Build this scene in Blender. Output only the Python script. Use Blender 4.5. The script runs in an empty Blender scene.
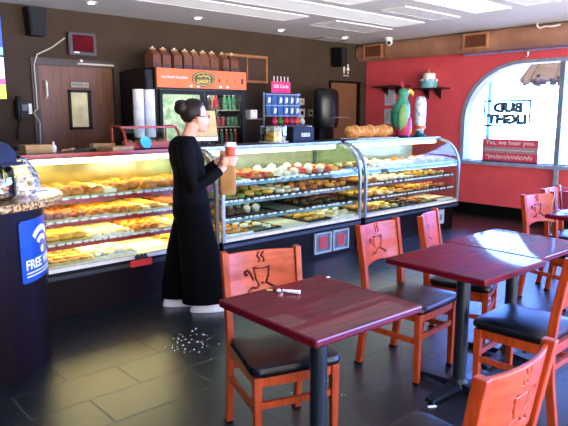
import bpy, bmesh, math, random
from mathutils import Vector, Matrix
random.seed(7)
S = bpy.context.scene
COL = S.collection
R = math.radians
PI = math.pi

# ---------------------------------------------------------------- materials
def lin(h):
    h = h.lstrip('#')
    c = [int(h[i:i+2], 16)/255 for i in (0, 2, 4)]
    return tuple(((v/12.92) if v <= .04045 else ((v+.055)/1.055)**2.4) for v in c)+(1,)

MATS = {}
def mat(name, col, rough=.5, metal=0, spec=.5, col2=None, scale=8, stretch=(1, 1, 1), bump=0, emit=0, kind='noise',
        detail=3, lo=.35, hi=.65, coat=0, emit_col=None, ior=None):
    if name in MATS: return MATS[name]
    m = bpy.data.materials.new(name); m.use_nodes = True
    nt = m.node_tree; b = nt.nodes['Principled BSDF']
    b.inputs['Base Color'].default_value = lin(col)
    b.inputs['Roughness'].default_value = rough
    b.inputs['Metallic'].default_value = metal
    b.inputs['Specular IOR Level'].default_value = spec
    if ior: b.inputs['IOR'].default_value = ior
    if coat:
        b.inputs['Coat Weight'].default_value = coat
        b.inputs['Coat Roughness'].default_value = .03 if name == 'mahogany_top' else .08
    c2 = col2
    if c2 is None:
        l = [max(0, min(255, int(int(col.lstrip('#')[i:i+2], 16)*.9))) for i in (0, 2, 4)]
        c2 = '#%02x%02x%02x' % tuple(l)
    tc = nt.nodes.new('ShaderNodeTexCoord'); mp = nt.nodes.new('ShaderNodeMapping')
    mp.inputs['Scale'].default_value = stretch
    nt.links.new(tc.outputs['Object'], mp.inputs['Vector'])
    if kind == 'voronoi':
        tx = nt.nodes.new('ShaderNodeTexVoronoi'); tx.inputs['Scale'].default_value = scale; out = tx.outputs['Distance']
    else:
        tx = nt.nodes.new('ShaderNodeTexNoise'); tx.inputs['Scale'].default_value = scale; tx.inputs['Detail'].default_value = detail
        out = tx.outputs['Fac']
    nt.links.new(mp.outputs['Vector'], tx.inputs['Vector'])
    rp = nt.nodes.new('ShaderNodeValToRGB')
    rp.color_ramp.elements[0].position = lo; rp.color_ramp.elements[1].position = hi
    rp.color_ramp.elements[0].color = lin(c2); rp.color_ramp.elements[1].color = lin(col)
    nt.links.new(out, rp.inputs['Fac']); nt.links.new(rp.outputs['Color'], b.inputs['Base Color'])
    if bump:
        bp = nt.nodes.new('ShaderNodeBump'); bp.inputs['Strength'].default_value = bump; bp.inputs['Distance'].default_value = .01
        nt.links.new(out, bp.inputs['Height']); nt.links.new(bp.outputs['Normal'], b.inputs['Normal'])
    if emit:
        b.inputs['Emission Color'].default_value = lin(emit_col or col)
        b.inputs['Emission Strength'].default_value = emit
    MATS[name] = m
    return m

def glass_mat(name, tint='#ffffff', refl=1.0, rough=.02):
    if name in MATS: return MATS[name]
    m = bpy.data.materials.new(name); m.use_nodes = True
    nt = m.node_tree; nt.nodes.clear()
    o = nt.nodes.new('ShaderNodeOutputMaterial'); mx = nt.nodes.new('ShaderNodeMixShader')
    t = nt.nodes.new('ShaderNodeBsdfTransparent'); g = nt.nodes.new('ShaderNodeBsdfGlossy'); f = nt.nodes.new('ShaderNodeFresnel')
    t.inputs['Color'].default_value = lin(tint); g.inputs['Roughness'].default_value = rough
    f.inputs['IOR'].default_value = 1.45
    mu = nt.nodes.new('ShaderNodeMath'); mu.operation = 'MULTIPLY'; mu.inputs[1].default_value = refl
    nt.links.new(f.outputs['Fac'], mu.inputs[0]); nt.links.new(mu.outputs[0], mx.inputs['Fac'])
    nt.links.new(t.outputs[0], mx.inputs[1]); nt.links.new(g.outputs[0], mx.inputs[2]); nt.links.new(mx.outputs[0], o.inputs['Surface'])
    MATS[name] = m
    return m

def floor_mat():
    m = bpy.data.materials.new('slate_tiles'); m.use_nodes = True
    nt = m.node_tree; b = nt.nodes['Principled BSDF']
    tc = nt.nodes.new('ShaderNodeTexCoord'); mp = nt.nodes.new('ShaderNodeMapping')
    mp.inputs['Location'].default_value = (.02, .21, 0)
    nt.links.new(tc.outputs['Object'], mp.inputs['Vector'])
    br = nt.nodes.new('ShaderNodeTexBrick')
    br.inputs['Scale'].default_value = 1; br.inputs['Brick Width'].default_value = .62; br.inputs['Row Height'].default_value = .315
    br.inputs['Mortar Size'].default_value = .005; br.inputs['Mortar Smooth'].default_value = .2
    br.inputs['Color1'].default_value = lin('#181d20'); br.inputs['Color2'].default_value = lin('#14191c'); br.inputs['Mortar'].default_value = lin('#2c312f')
    nt.links.new(mp.outputs['Vector'], br.inputs['Vector'])
    nz = nt.nodes.new('ShaderNodeTexNoise'); nz.inputs['Scale'].default_value = 9; nz.inputs['Detail'].default_value = 6
    nt.links.new(tc.outputs['Object'], nz.inputs['Vector'])
    mx = nt.nodes.new('ShaderNodeMix'); mx.data_type = 'RGBA'; mx.blend_type = 'MULTIPLY'; mx.inputs[0].default_value = .5
    nt.links.new(br.outputs['Color'], mx.inputs[6]); nt.links.new(nz.outputs['Fac'], mx.inputs[7])
    nt.links.new(mx.outputs[2], b.inputs['Base Color'])
    b.inputs['IOR'].default_value = 1.68
    rr_ = nt.nodes.new('ShaderNodeMapRange'); rr_.inputs['To Min'].default_value = .34; rr_.inputs['To Max'].default_value = .6
    nt.links.new(br.outputs['Fac'], rr_.inputs['Value']); nt.links.new(rr_.outputs['Result'], b.inputs['Roughness'])
    bp = nt.nodes.new('ShaderNodeBump'); bp.inputs['Strength'].default_value = .25; bp.inputs['Distance'].default_value = .004
    ad = nt.nodes.new('ShaderNodeMath'); ad.operation = 'SUBTRACT'
    nt.links.new(nz.outputs['Fac'], ad.inputs[0]); nt.links.new(br.outputs['Fac'], ad.inputs[1])
    nt.links.new(ad.outputs[0], bp.inputs['Height']); nt.links.new(bp.outputs['Normal'], b.inputs['Normal'])
    return m

M_floor = floor_mat()
M_wall = mat('charcoal_wall', '#45392f', .85, col2='#3f342b', scale=3, spec=.1)
M_red = mat('red_wall', '#e0555e', .6, col2='#d84f58', scale=4, spec=.3)
M_ceil = mat('ceiling_paint', '#e6e6e8', .9, col2='#e0e1e3', scale=2, spec=.2)
M_black = mat('black_laminate', '#060608', .4, scale=20, spec=.2)
M_blackm = mat('black_plastic', '#08090b', .5, spec=.25, scale=20)
M_navy = mat('navy_cloth', '#0b1430', .85, scale=30, bump=.2)
M_maroon = mat('maroon_base', '#120305', .5, scale=10, spec=.12)
M_chairw = mat('cherry_wood', '#a84012', .4, col2='#8c300e', scale=6, stretch=(9, 9, 1.2), spec=.3, coat=.12, detail=5)
M_chairp = mat('cherry_veneer', '#b24516', .4, col2='#943410', scale=5, stretch=(1.2, 9, 9), spec=.3, coat=.12, detail=5)
M_vinyl = mat('black_vinyl', '#06080b', .3, scale=40, bump=.05, spec=.35)
M_table = mat('mahogany_top', '#6c0c1b', .5, col2='#3c0610', scale=4, stretch=(1, 14, 14), detail=6, spec=.05, coat=.6, lo=.3, hi=.7)
M_steelb = mat('dark_steel', '#18242e', .35, metal=.3, scale=30)
M_chrome = mat('brushed_steel', '#b8bcc4', .28, metal=.9, scale=30)
M_alu = mat('satin_aluminium', '#9aa5b5', .35, metal=.6, scale=30)
M_white = mat('white_paint', '#e8e8e6', .5, scale=20)
M_paper = mat('white_paper', '#f0efeb', .8, scale=30)
M_door = mat('brown_door_wood', '#6b3a1a', .45, col2='#532b12', scale=4, stretch=(8, 8, .8), detail=5)
M_door2 = mat('light_brown_door', '#7a5136', .5, col2='#6b452c', scale=4, stretch=(8, 8, .8), detail=5)
M_duct = mat('bronze_duct', '#b3826a', .45, metal=.05, col2='#9c6c54', scale=3, detail=4)
M_ductd = mat('duct_grille', '#7a4630', .5, metal=.2, scale=10)
M_granite = mat('granite', '#c49c62', .12, col2='#4c3018', scale=55, detail=6, lo=.42, hi=.58)
M_stripred = mat('red_plastic_rail', '#a82f28', .35, scale=10)
M_redwood = mat('red_wood', '#a8321a', .5, col2='#862510', scale=8, stretch=(1, 6, 6))
M_deckw = mat('white_enamel', '#e9e6da', .3, scale=10)
M_yback = mat('cream_panel', '#c0aa5c', .2, scale=10, metal=.5)
M_gback = mat('pale_panel', '#b4b89c', .2, scale=10, metal=.5)
M_shelfblue = mat('glass_shelf_edge', '#7f9fb0', .25, scale=12, col2='#54707f')
M_tray = mat('aluminium_tray', '#b9ab7c', .35, metal=.5, scale=20)
M_trayb = mat('black_tray', '#15171a', .35, scale=20)
M_trayw = mat('white_tray', '#e9e9e4', .4, scale=20)
M_glass = glass_mat('clear_glass')
M_caseglass = glass_mat('case_glass', '#f4fbf6', .08)
M_jar = glass_mat('jar_glass', '#eef2ee', .9)
M_bagp = glass_mat('clear_plastic_film', '#ffffff', .15, .4)
def milky(m, fac):
    nt = m.node_tree; o = [n for n in nt.nodes if n.type == 'OUTPUT_MATERIAL'][0]; src = o.inputs['Surface'].links[0].from_socket
    d = nt.nodes.new('ShaderNodeBsdfDiffuse'); d.inputs['Color'].default_value = lin('#e9edf0'); mx = nt.nodes.new('ShaderNodeMixShader')
    nz = nt.nodes.new('ShaderNodeTexNoise'); nz.inputs['Scale'].default_value = 14; mr = nt.nodes.new('ShaderNodeMapRange')
    mr.inputs['From Min'].default_value = .45; mr.inputs['From Max'].default_value = .62; mr.inputs['To Max'].default_value = fac
    nt.links.new(nz.outputs['Fac'], mr.inputs['Value']); nt.links.new(mr.outputs['Result'], mx.inputs['Fac'])
    nt.links.new(src, mx.inputs[1]); nt.links.new(d.outputs[0], mx.inputs[2]); nt.links.new(mx.outputs[0], o.inputs['Surface'])
milky(M_bagp, .5)
M_kraft = mat('kraft_paper', '#a97b42', .8, col2='#96692f', scale=14, bump=.3)
M_card = mat('cardboard', '#b58a55', .8, scale=14)
M_brownbag = mat('brown_carton', '#70402a', .8, col2='#5c3422', scale=16)
M_pink = mat('pink_card', '#e0186a', .5, scale=20)
M_blueP = mat('blue_packet', '#2a5f93', .4, col2='#1d4370', scale=40)
M_orange = mat('orange_sign', '#e8641c', .45, scale=10, col2='#dd5c18', emit=.5)
M_green = mat('green_plastic', '#3c8a35', .4, scale=10)
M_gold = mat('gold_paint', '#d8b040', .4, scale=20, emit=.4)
M_olive = mat('olive_paint', '#4a4d18', .4, scale=20)
M_frame = mat('oak_frame', '#a5703c', .5, col2='#8d5d30', scale=10)
M_slat = mat('rattan_brown', '#4e3020', .6, col2='#3c2418', scale=60)
M_cable = mat('white_cable', '#bdb5a4', .6, scale=10)

# ---------------------------------------------------------------- geometry helpers
class MB:
    def __init__(s): s.v = []; s.f = []
    def add(s, v, f):
        n = len(s.v); s.v += [tuple(p) for p in v]; s.f += [tuple(i+n for i in q) for q in f]; return s
    def box(s, c, d, rz=0, b=0, M=None):
        x, y, z = d[0]/2, d[1]/2, d[2]/2
        if b:
            bm = bmesh.new(); bmesh.ops.create_cube(bm, size=1)
            for v in bm.verts: v.co = Vector((v.co.x*d[0], v.co.y*d[1], v.co.z*d[2]))
            bmesh.ops.bevel(bm, geom=bm.edges[:], offset=b, segments=2, affect='EDGES')
            bm.verts.index_update()
            P = [v.co.copy() for v in bm.verts]; F = [[v.index for v in f.verts] for f in bm.faces]; bm.free()
        else:
            P = [Vector((sx*x, sy*y, sz*z)) for sx in (-1, 1) for sy in (-1, 1) for sz in (-1, 1)]
            F = [(0, 1, 3, 2), (4, 6, 7, 5), (0, 4, 5, 1), (2, 3, 7, 6), (0, 2, 6, 4), (1, 5, 7, 3)]
        Rm = Matrix.Rotation(rz, 3, 'Z') if M is None else M
        return s.add([Rm @ p + Vector(c) for p in P], F)
    def box2(s, a, b_, bev=0):
        return s.box([(a[i]+b_[i])/2 for i in range(3)], [abs(b_[i]-a[i]) for i in range(3)], b=bev)
    def tube(s, pts, r, n=10, cap=True, flat=1.0, up=None):
        pts = [Vector(p) for p in pts]; rs = r if isinstance(r, (list, tuple)) else [r]*len(pts)
        V = []; F = []; prev = None
        for i, p in enumerate(pts):
            t = (pts[min(i+1, len(pts)-1)]-pts[max(i-1, 0)]).normalized()
            if prev is None:
                a = Vector(up) if up else (Vector((0, 0, 1)) if abs(t.z) < .9 else Vector((0, 1, 0)))
                u = t.cross(a).normalized()
            else:
                u = (prev - t*prev.dot(t)).normalized()
            prev = u; w = t.cross(u)
            for k in range(n):
                a = 2*PI*k/n
                V.append(p + u*math.cos(a)*rs[i] + w*math.sin(a)*rs[i]*flat)
        for i in range(len(pts)-1):
            for k in range(n):
                F.append((i*n+k, i*n+(k+1) % n, (i+1)*n+(k+1) % n, (i+1)*n+k))
        if cap:
            F.append(tuple(range(n-1, -1, -1))); F.append(tuple(range((len(pts)-1)*n, len(pts)*n)))
        return s.add(V, F)
    def cyl(s, a, b, r, r2=None, n=20): return s.tube([a, b], [r, r if r2 is None else r2], n)
    def lathe(s, prof, c=(0, 0, 0), n=24, sx=1, sy=1):
        V = []; F = []
        for (r, z) in prof:
            for k in range(n):
                a = 2*PI*k/n; V.append((c[0]+r*math.cos(a)*sx, c[1]+r*math.sin(a)*sy, c[2]+z))
        for i in range(len(prof)-1):
            for k in range(n): F.append((i*n+k, i*n+(k+1) % n, (i+1)*n+(k+1) % n, (i+1)*n+k))
        if prof[0][0] > 1e-4: F.append(tuple(range(n-1, -1, -1)))
        if prof[-1][0] > 1e-4: F.append(tuple(range((len(prof)-1)*n, len(prof)*n)))
        return s.add(V, F)
    def ball(s, c, r, n=14, m=9, M=None):
        if not isinstance(r, (list, tuple)): r = (r, r, r)
        V = []; F = []
        for i in range(m+1):
            t = PI*i/m
            for k in range(n):
                a = 2*PI*k/n
                p = Vector((r[0]*math.sin(t)*math.cos(a), r[1]*math.sin(t)*math.sin(a), -r[2]*math.cos(t)))
                if M is not None: p = M @ p
                V.append(p+Vector(c))
        for i in range(m):
            for k in range(n): F.append((i*n+k, i*n+(k+1) % n, (i+1)*n+(k+1) % n, (i+1)*n+k))
        return s.add(V, F)
    def rings(s, secs, n=20, cap=True):
        """secs: (cx, cy, z, rx, ry[, rz angle])"""
        V = []; F = []
        for q in secs:
            cx, cy, z, rx, ry = q[:5]; a0 = q[5] if len(q) > 5 else 0
            for k in range(n):
                a = 2*PI*k/n; x = rx*math.cos(a); y = ry*math.sin(a)
                V.append((cx+x*math.cos(a0)-y*math.sin(a0), cy+x*math.sin(a0)+y*math.cos(a0), z))
        for i in range(len(secs)-1):
            for k in range(n): F.append((i*n+k, i*n+(k+1) % n, (i+1)*n+(k+1) % n, (i+1)*n+k))
        if cap: F.append(tuple(range(n-1, -1, -1))); F.append(tuple(range((len(secs)-1)*n, len(secs)*n)))
        return s.add(V, F)
    def prism(s, poly, a, b, axis='Y'):
        """poly 2D extruded between a and b along axis"""
        def P(p, t):
            if axis == 'Y': return (p[0], t, p[1])
            if axis == 'X': return (t, p[0], p[1])
            return (p[0], p[1], t)
        n = len(poly); V = [P(p, a) for p in poly]+[P(p, b) for p in poly]
        F = [tuple(range(n)), tuple(range(2*n-1, n-1, -1))]+[(i, n+i, n+(i+1) % n, (i+1) % n) for i in range(n)]
        return s.add(V, F)
    def sheet(s, prof, x0, x1, t=.006, axis='X'):
        """thin curved sheet: 2D open profile thickened, extruded along X"""
        off = []
        for i, p in enumerate(prof):
            a = prof[max(i-1, 0)]; b = prof[min(i+1, len(prof)-1)]
            d = Vector((b[0]-a[0], b[1]-a[1])).normalized(); off.append((p[0]-d.y*t, p[1]+d.x*t))
        return s.prism(list(prof)+off[::-1], x0, x1, axis)
    def data(s, name='m'):
        me = bpy.data.meshes.new(name); me.from_pydata(s.v, [], s.f); me.validate()
        bm = bmesh.new(); bm.from_mesh(me); bmesh.ops.remove_doubles(bm, verts=bm.verts[:], dist=1e-5)
        bmesh.ops.recalc_face_normals(bm, faces=bm.faces[:]); bm.to_mesh(me); bm.free()
        return me
    def build(s, name, m, parent=None, smooth=False, loc=None):
        me = s.data(name); return put(name, me, m, parent, smooth, loc)

def smooth_by_angle(me, ang=40):
    me.polygons.foreach_set('use_smooth', [True]*len(me.polygons))
    bm = bmesh.new(); bm.from_mesh(me)
    for e in bm.edges:
        if len(e.link_faces) == 2 and e.calc_face_angle(0) > R(ang): e.smooth = False
    bm.to_mesh(me); bm.free()

def put(name, me, m, parent=None, smooth=False, loc=None):
    o = bpy.data.objects.new(name, me); COL.objects.link(o)
    if m: me.materials.append(m)
    if smooth: smooth_by_angle(me)
    if parent: o.parent = parent
    if loc: o.location = loc
    return o

def thing(name, label, cat, loc=(0, 0, 0), rz=0, group=None):
    o = bpy.data.objects.new(name, None); COL.objects.link(o); o.empty_display_size = .1
    o.location = loc; o.rotation_euler = (0, 0, rz); tag(o, label, cat, group); return o
def tag(o, label, cat, group=None, kind=None):
    o['label'] = label; o['category'] = cat
    if group: o['group'] = group
    if kind: o['kind'] = kind
    return o
def struct(o): o['kind'] = 'structure'; return o
def recenter(o):
    """give a one-mesh thing its origin at its base centre"""
    me = o.data; xs = [v.co for v in me.vertices]
    c = Vector(((min(p.x for p in xs)+max(p.x for p in xs))/2, (min(p.y for p in xs)+max(p.y for p in xs))/2, min(p.z for p in xs)))
    for v in me.vertices: v.co -= c
    o.location = o.location + c; return o
def single(mb, name, m, label, cat, group=None, smooth=False):
    return tag(recenter(mb.build(name, m, None, smooth)), label, cat, group)
def dup(root, loc, rz, label, group=None, scale=None):
    r = root.copy(); COL.objects.link(r); r.location = loc; r.rotation_euler = (0, 0, rz)
    if scale: r.scale = scale
    r['label'] = label
    if group: r['group'] = group
    for ch in list(root.children):
        c = ch.copy(); COL.objects.link(c); c.parent = r
        for g in list(ch.children):
            d = g.copy(); COL.objects.link(d); d.parent = c
    return r

def evaluated(o):
    dg = bpy.context.evaluated_depsgraph_get(); dg.update()
    return bpy.data.meshes.new_from_object(o.evaluated_get(dg))
def remesh(mb, vox, it=2, f=.5):
    me = mb.data('tmp'); o = bpy.data.objects.new('tmp', me); COL.objects.link(o)
    r = o.modifiers.new('r', 'REMESH'); r.mode = 'VOXEL'; r.voxel_size = vox
    sm = o.modifiers.new('s', 'SMOOTH'); sm.iterations = it; sm.factor = f
    out = evaluated(o); out.materials.clear(); bpy.data.objects.remove(o); return out
def remeshed(mb, vox, name, m, parent, it=2, f=.5):
    me = remesh(mb, vox, it, f); me.name = name; o = put(name, me, m, parent); me.polygons.foreach_set('use_smooth', [True]*len(me.polygons)); return o

def text_obj(name, body, w, h, m, M, parent=None, ext=.002, bold=0, shear=0):
    """flat lettering fitted to w x h, centred, placed by matrix M (local x right, y up)"""
    cu = bpy.data.curves.new('t', 'FONT'); cu.body = body; cu.extrude = .02; cu.offset = bold; cu.shear = shear
    cu.resolution_u = 3
    o = bpy.data.objects.new('t', cu); COL.objects.link(o); me = evaluated(o); bpy.data.objects.remove(o)
    me.materials.clear()
    xs = [v.co.x for v in me.vertices]; ys = [v.co.y for v in me.vertices]
    x0, x1, y0, y1 = min(xs), max(xs), min(ys), max(ys)
    for v in me.vertices:
        p = Vector(((v.co.x-(x0+x1)/2)/(x1-x0)*w, (v.co.y-(y0+y1)/2)/(y1-y0)*h, ext if v.co.z > 0 else 0))
        v.co = M @ p
    me.name = name
    return put(name, me, m, parent)
def frameM(c, xdir, ydir):
    x = Vector(xdir).normalized(); y = Vector(ydir).normalized(); z = x.cross(y)
    M = Matrix((x, y, z)).transposed().to_4x4(); M.translation = Vector(c); return M

# ---------------------------------------------------------------- room
HZ = 2.74; XR = 8.3; YB = 7.0; XL = -2.2; YF = -2.6
struct(MB().box2((XL, YF, -.1), (XR+.25, YB+.2, 0)).build('floor', M_floor))
struct(MB().box2((XL, YF, HZ), (XR+.25, YB+.2, HZ+.15)).build('ceiling', M_ceil))
# back wall with two door openings
w = MB()
for x0, x1, z0, z1 in [(XL, 2.5, 0, HZ), (2.5, 3.48, 2.14, HZ), (3.48, 7.33, 0, HZ), (7.33, 8.12, 2.1, HZ), (8.12, XR+.25, 0, HZ)]:
    w.box2((x0, YB, z0), (x1, YB+.2, z1))
struct(w.build('wall_back', M_wall))
struct(MB().box2((XL-.2, YF, 0), (XL, YB+.2, HZ)).build('wall_left', M_wall))  # unseen left side, added to keep daylight out and darken the room
# right wall, painted red, with an arched window opening
WY1 = 5.06; WY0 = -1.6; SILL = .83; WTOP = 2.30; TH = .25
arc = [(WY1, SILL), (WY1, 1.42)]
ry, rz_ = .95, .86
for k in range(1, 13):
    a = PI/2*k/12; arc.append((WY1-ry+ry*math.cos(a), WTOP-rz_+rz_*math.sin(a)))
w = MB()
w.prism([(WY1, 0), (YB+.2, 0), (YB+.2, HZ), (WY1, HZ), (WY1, SILL)][:4], XR, XR+TH, 'X')
w.prism(arc[1:]+[(WY1-ry, HZ), (WY1, HZ)], XR, XR+TH, 'X')
w.box2((XR, WY0, 0), (XR+TH, WY1, SILL))
w.box2((XR, WY0, WTOP), (XR+TH, WY1-ry, HZ))
w.box2((XR, YF, 0), (XR+TH, WY0, HZ))
struct(w.build('wall_right', M_red))
struct(MB().box2((XR-.02, YF, 0), (XR, YB, .17)).build('baseboard_right', M_black))
struct(MB().box2((3.5, YB-.02, 0), (7.3, YB, .12)).build('baseboard_back', M_black))
# window
win = bpy.data.objects.new('window_1', None); COL.objects.link(win); struct(win)
M_wframe = mat('grey_window_frame', '#98a3b8', .4, metal=.2, scale=10)
fr = MB()
inner = [(y if y < WY1-1e-6 else WY1-.06, z) for y, z in arc]
inn = [(WY1-.07, SILL), (WY1-.07, 1.42)]
for k in range(1, 13):
    a = PI/2*k/12; inn.append((WY1-ry+(ry-.07)*math.cos(a), WTOP-rz_+(rz_-.05)*math.sin(a)))
for i in range(len(arc)-1):
    fr.prism([arc[i], arc[i+1], inn[i+1], inn[i]], XR-.015, XR+.19, 'X')
fr.box2((XR-.015, WY0, WTOP-.05), (XR+.19, WY1-ry, WTOP))
fo = fr.build('window_frame', M_wframe, win)
MB().box2((XR-.06, WY0, SILL-.05), (XR+.24, WY1+.03, SILL)).build('window_sill', M_wframe, win)
for y in (3.56, 2.0, .4):
    MB().box2((XR+.02, y-.035, SILL), (XR+.12, y+.035, WTOP-.04)).build('mullion', mat('mullion_grey', '#7d8894', .4, metal=.3, scale=10), win)
pane = [(y, z) for y, z in inn]+[(WY0, WTOP-.05), (WY0, SILL)]
MB().prism(pane, XR+.13, XR+.138, 'X').build('window_pane', M_glass, win)
struct(MB().box2((XR-.09, 3.48, 0), (XR-.03, 3.53, SILL-.05)).build('trim_1', M_wframe))

# doors
d1 = bpy.data.objects.new('door_1', None); COL.objects.link(d1); struct(d1); d1.location = (2.99, YB, 0)
p = MB()
for a, b_ in [((-.46, .02, 0), (-.09, .07, 2.1)), ((.13, .02, 0), (.46, .07, 2.1)), ((-.09, .02, 0), (.13, .07, 1.39)), ((-.09, .02, 1.8), (.13, .07, 2.1))]:
    p.box2(a, b_)
p.build('door_leaf', M_door, d1)
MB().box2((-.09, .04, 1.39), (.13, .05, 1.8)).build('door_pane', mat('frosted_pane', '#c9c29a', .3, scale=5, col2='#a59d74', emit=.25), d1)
f = MB()
for a, b_ in [((-.12, .0, 1.36), (-.09, .03, 1.83)), ((.13, 0, 1.36), (.16, .03, 1.83)), ((-.12, 0, 1.36), (.16, .03, 1.39)), ((-.12, 0, 1.8), (.16, .03, 1.83))]: f.box2(a, b_)
f.build('pane_frame', M_blackm, d1)
f = MB()
for a, b_ in [((-.54, -.02, 0), (-.46, .06, 2.18)), ((.46, -.02, 0), (.54, .06, 2.18)), ((-.46, -.02, 2.1), (.46, .06, 2.18))]: f.box2(a, b_)
f.build('door_frame', mat('dark_brown_frame', '#33201a', .5, scale=8), d1)
MB().box2((.0, -.03, 2.125), (.46, -.02, 2.145)).build('frame_wood_strip', M_cable, d1)  # pale wood strip along the top of the frame
MB().tube([(-.385, .0, 1.73), (-.385, -.04, 1.75), (-.385, -.04, 1.91), (-.385, 0, 1.93)], .011).build('door_handle', M_white, d1, True)
MB().tube([(.38, .0, 1.0), (.38, -.04, 1.0), (.3, -.04, 1.0)], .012).build('door_handle', M_chrome, d1, True)
MB().box2((.02-.10, .005, 1.86), (.02+.12, .02, 1.92)).build('door_plate', mat('grey_plate', '#9d978e', .5), d1)
pl = text_obj('door_plate_letters', 'PRIVATE', .13, .028, M_blackm, frameM((.0, .004, 1.89), (1, 0, 0), (0, 0, 1)), d1, .001)
MB().box2((.1, .0, 1.88), (.118, .006, 1.9)).build('red_mark', M_stripred, d1)
cb = MB().tube([(2.49, YB-.032, 1.0), (2.5, YB-.032, 1.45), (2.44, YB-.032, 1.56), (2.455, YB-.032, 1.58), (2.485, YB-.032, 1.6), (2.48, YB-.032, 2.1), (2.52, YB-.032, 2.21), (2.7, YB-.012, 2.3), (2.86, YB-.012, 2.42)], .009, 6)
single(cb, 'wall_cable', M_cable, 'pale cable running up the dark wall along the left side of the brown door', 'cable', smooth=True)
d2 = bpy.data.objects.new('door_2', None); COL.objects.link(d2); struct(d2); d2.location = (7.725, YB, 0)
MB().box2((-.35, .03, 0), (.35, .08, 2.07)).build('door_leaf', M_door2, d2)
f = MB()
for a, b_ in [((-.395, -.02, 0), (-.35, .06, 2.1)), ((.35, -.02, 0), (.395, .06, 2.1)), ((-.35, -.02, 2.07), (.35, .06, 2.1))]: f.box2(a, b_)
f.build('door_frame', M_black, d2)
MB().ball((-.28, -.0, 1.0), .03).build('door_knob', M_chrome, d2, True)

# ceiling light panels (recessed trays with diffusers)
def ceil_panel(x0, x1, y0, y1, e, label):
    t = thing('ceiling_panel', label, 'ceiling light', ((x0+x1)/2, (y0+y1)/2, HZ), 0, 'flat rectangular panels on the ceiling')
    a, b_ = (x1-x0)/2, (y1-y0)/2
    f = MB()
    for p0, p1 in [((-a, -b_, -.016), (a, -b_+.02, 0)), ((-a, b_-.02, -.016), (a, b_, 0)), ((-a, -b_+.02, -.016), (-a+.02, b_-.02, 0)), ((a-.02, -b_+.02, -.016), (a, b_-.02, 0))]:
        f.box2(p0, p1)
    f.build('frame', M_ceil, t)
    MB().box2((-a+.02, -b_+.02, -.013), (a-.02, b_-.02, -.002)).build('diffuser', mat('diffuser_%s' % e, '#f2f5f7', .6, emit=e), t)
ceil_panel(1.9, 5.3, 5.42, 5.86, .42, 'long bright ceiling panel nearest the dark back wall')
ceil_panel(2.8, 6.8, 4.76, 5.24, .5, 'longest white ceiling panel, second row from the dark back wall')
ceil_panel(5.8, 6.97, 5.42, 5.9, .1, 'dim short ceiling panel beside the air vent, next to the restroom wall')
ceil_panel(5.62, 6.75, 4.2, 4.54, .08, 'dim grey ceiling panel between the long white panel and the window wall')
ceil_panel(3.4, 5.1, 4.16, 4.56, .45, 'bright ceiling panel at the top edge, in line with the dim grey panel')
ceil_panel(5.1, 6.62, 3.46, 3.92, .6, 'bright white ceiling panel above the gap before the window')
ceil_panel(5.6, 6.6, 2.9, 3.28, .1, 'cream tinted ceiling panel nearest the camera above the window')

for i, (x, y, l) in enumerate([(2.91, 6.34, 'recessed ceiling spotlight above the brown door'), (4.35, 6.44, 'recessed ceiling spotlight above the drinks fridge'),
                 (5.84, 6.54, 'recessed ceiling spotlight above the wooden slatted wall panel'), (7.15, 6.49, 'small recessed ceiling spotlight nearest the restroom door')]):
    t = thing('recessed_spotlight', l, 'spotlight', (x, y, HZ), 0, 'recessed spotlights along the back of the ceiling')
    MB().lathe([(.035, -.012), (.062, -.012), (.07, -.002), (.07, 0), (.035, 0), (.035, -.012)]).build('ring', M_white, t, True)
    MB().lathe([(.0001, -.022), (.03, -.02), (.036, -.012), (.036, 0), (.0001, 0)]).build('bulb', mat('spot_bulb', '#ffffff', .3, emit=9), t, True)
    L = bpy.data.lights.new('spot', 'SPOT'); L.energy = 9; L.color = (1, .86, .7); L.spot_size = R(95); L.spot_blend = .6; L.shadow_soft_size = .04
    lo = bpy.data.objects.new('spot_lamp', L); COL.objects.link(lo); lo.parent = t; lo.location = (0, 0, -.03)

t = thing('ceiling_vent', 'grey louvred air vent on the ceiling near the dark back wall', 'air vent', (7.15, 6.82, HZ))
f = MB()
for k in range(7): f.box((0, -.1+k*.034, -.008), (.5, .01, .012))
f.build('slats', mat('vent_grey', '#8f8d8c', .5), t)
f = MB()
for p0, p1 in [((-.28, -.14, -.015), (.28, -.115, 0)), ((-.28, .115, -.015), (.28, .14, 0)), ((-.28, -.115, -.015), (-.25, .115, 0)), ((.25, -.115, -.015), (.28, .115, 0))]: f.box2(p0, p1)
f.build('frame', MATS['vent_grey'], t)

# duct along the red wall
t = thing('air_duct', 'long round bronze air duct under the ceiling above the red wall', 'air duct', (8.13, 2.2, 2.585))
n = 28
MB().cyl((0, YF-2.2, 0), (0, YB-2.2-.02, 0), .15, n=28).build('pipe', M_duct, t, True)
for y in (.6, 2.55, 4.15):
    MB().cyl((0, y-.02, 0), (0, y+.02, 0), .156, n=28).build('joint_band', mat('duct_band', '#b67a45', .35, metal=.4), t, True)
for y, l in ((4.69-2.2, 0), (6.6-2.2, 1)):
    g = MB(); W, Hh = .2, .11
    for p0, p1 in [((-.175, y-W, -Hh), (-.14, y+W, -Hh+.025)), ((-.175, y-W, Hh-.025), (-.14, y+W, Hh)), ((-.175, y-W, -Hh+.025), (-.14, y-W+.03, Hh-.025)), ((-.175, y+W-.03, -Hh+.025), (-.14, y+W, Hh-.025))]: g.box2(p0, p1)
    go = g.build('grille_frame', mat('copper_frame', '#c98d62', .4, metal=.3), t)
    g = MB(); g.box2((-.16, y-W+.02, -Hh+.02), (-.14, y+W-.02, Hh-.02))
    for k in range(9): g.box((-.165, y-W+.05+k*.0375, 0), (.01, .006, 2*Hh-.05))
    g.build('grille_slats', M_ductd, go)
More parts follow.
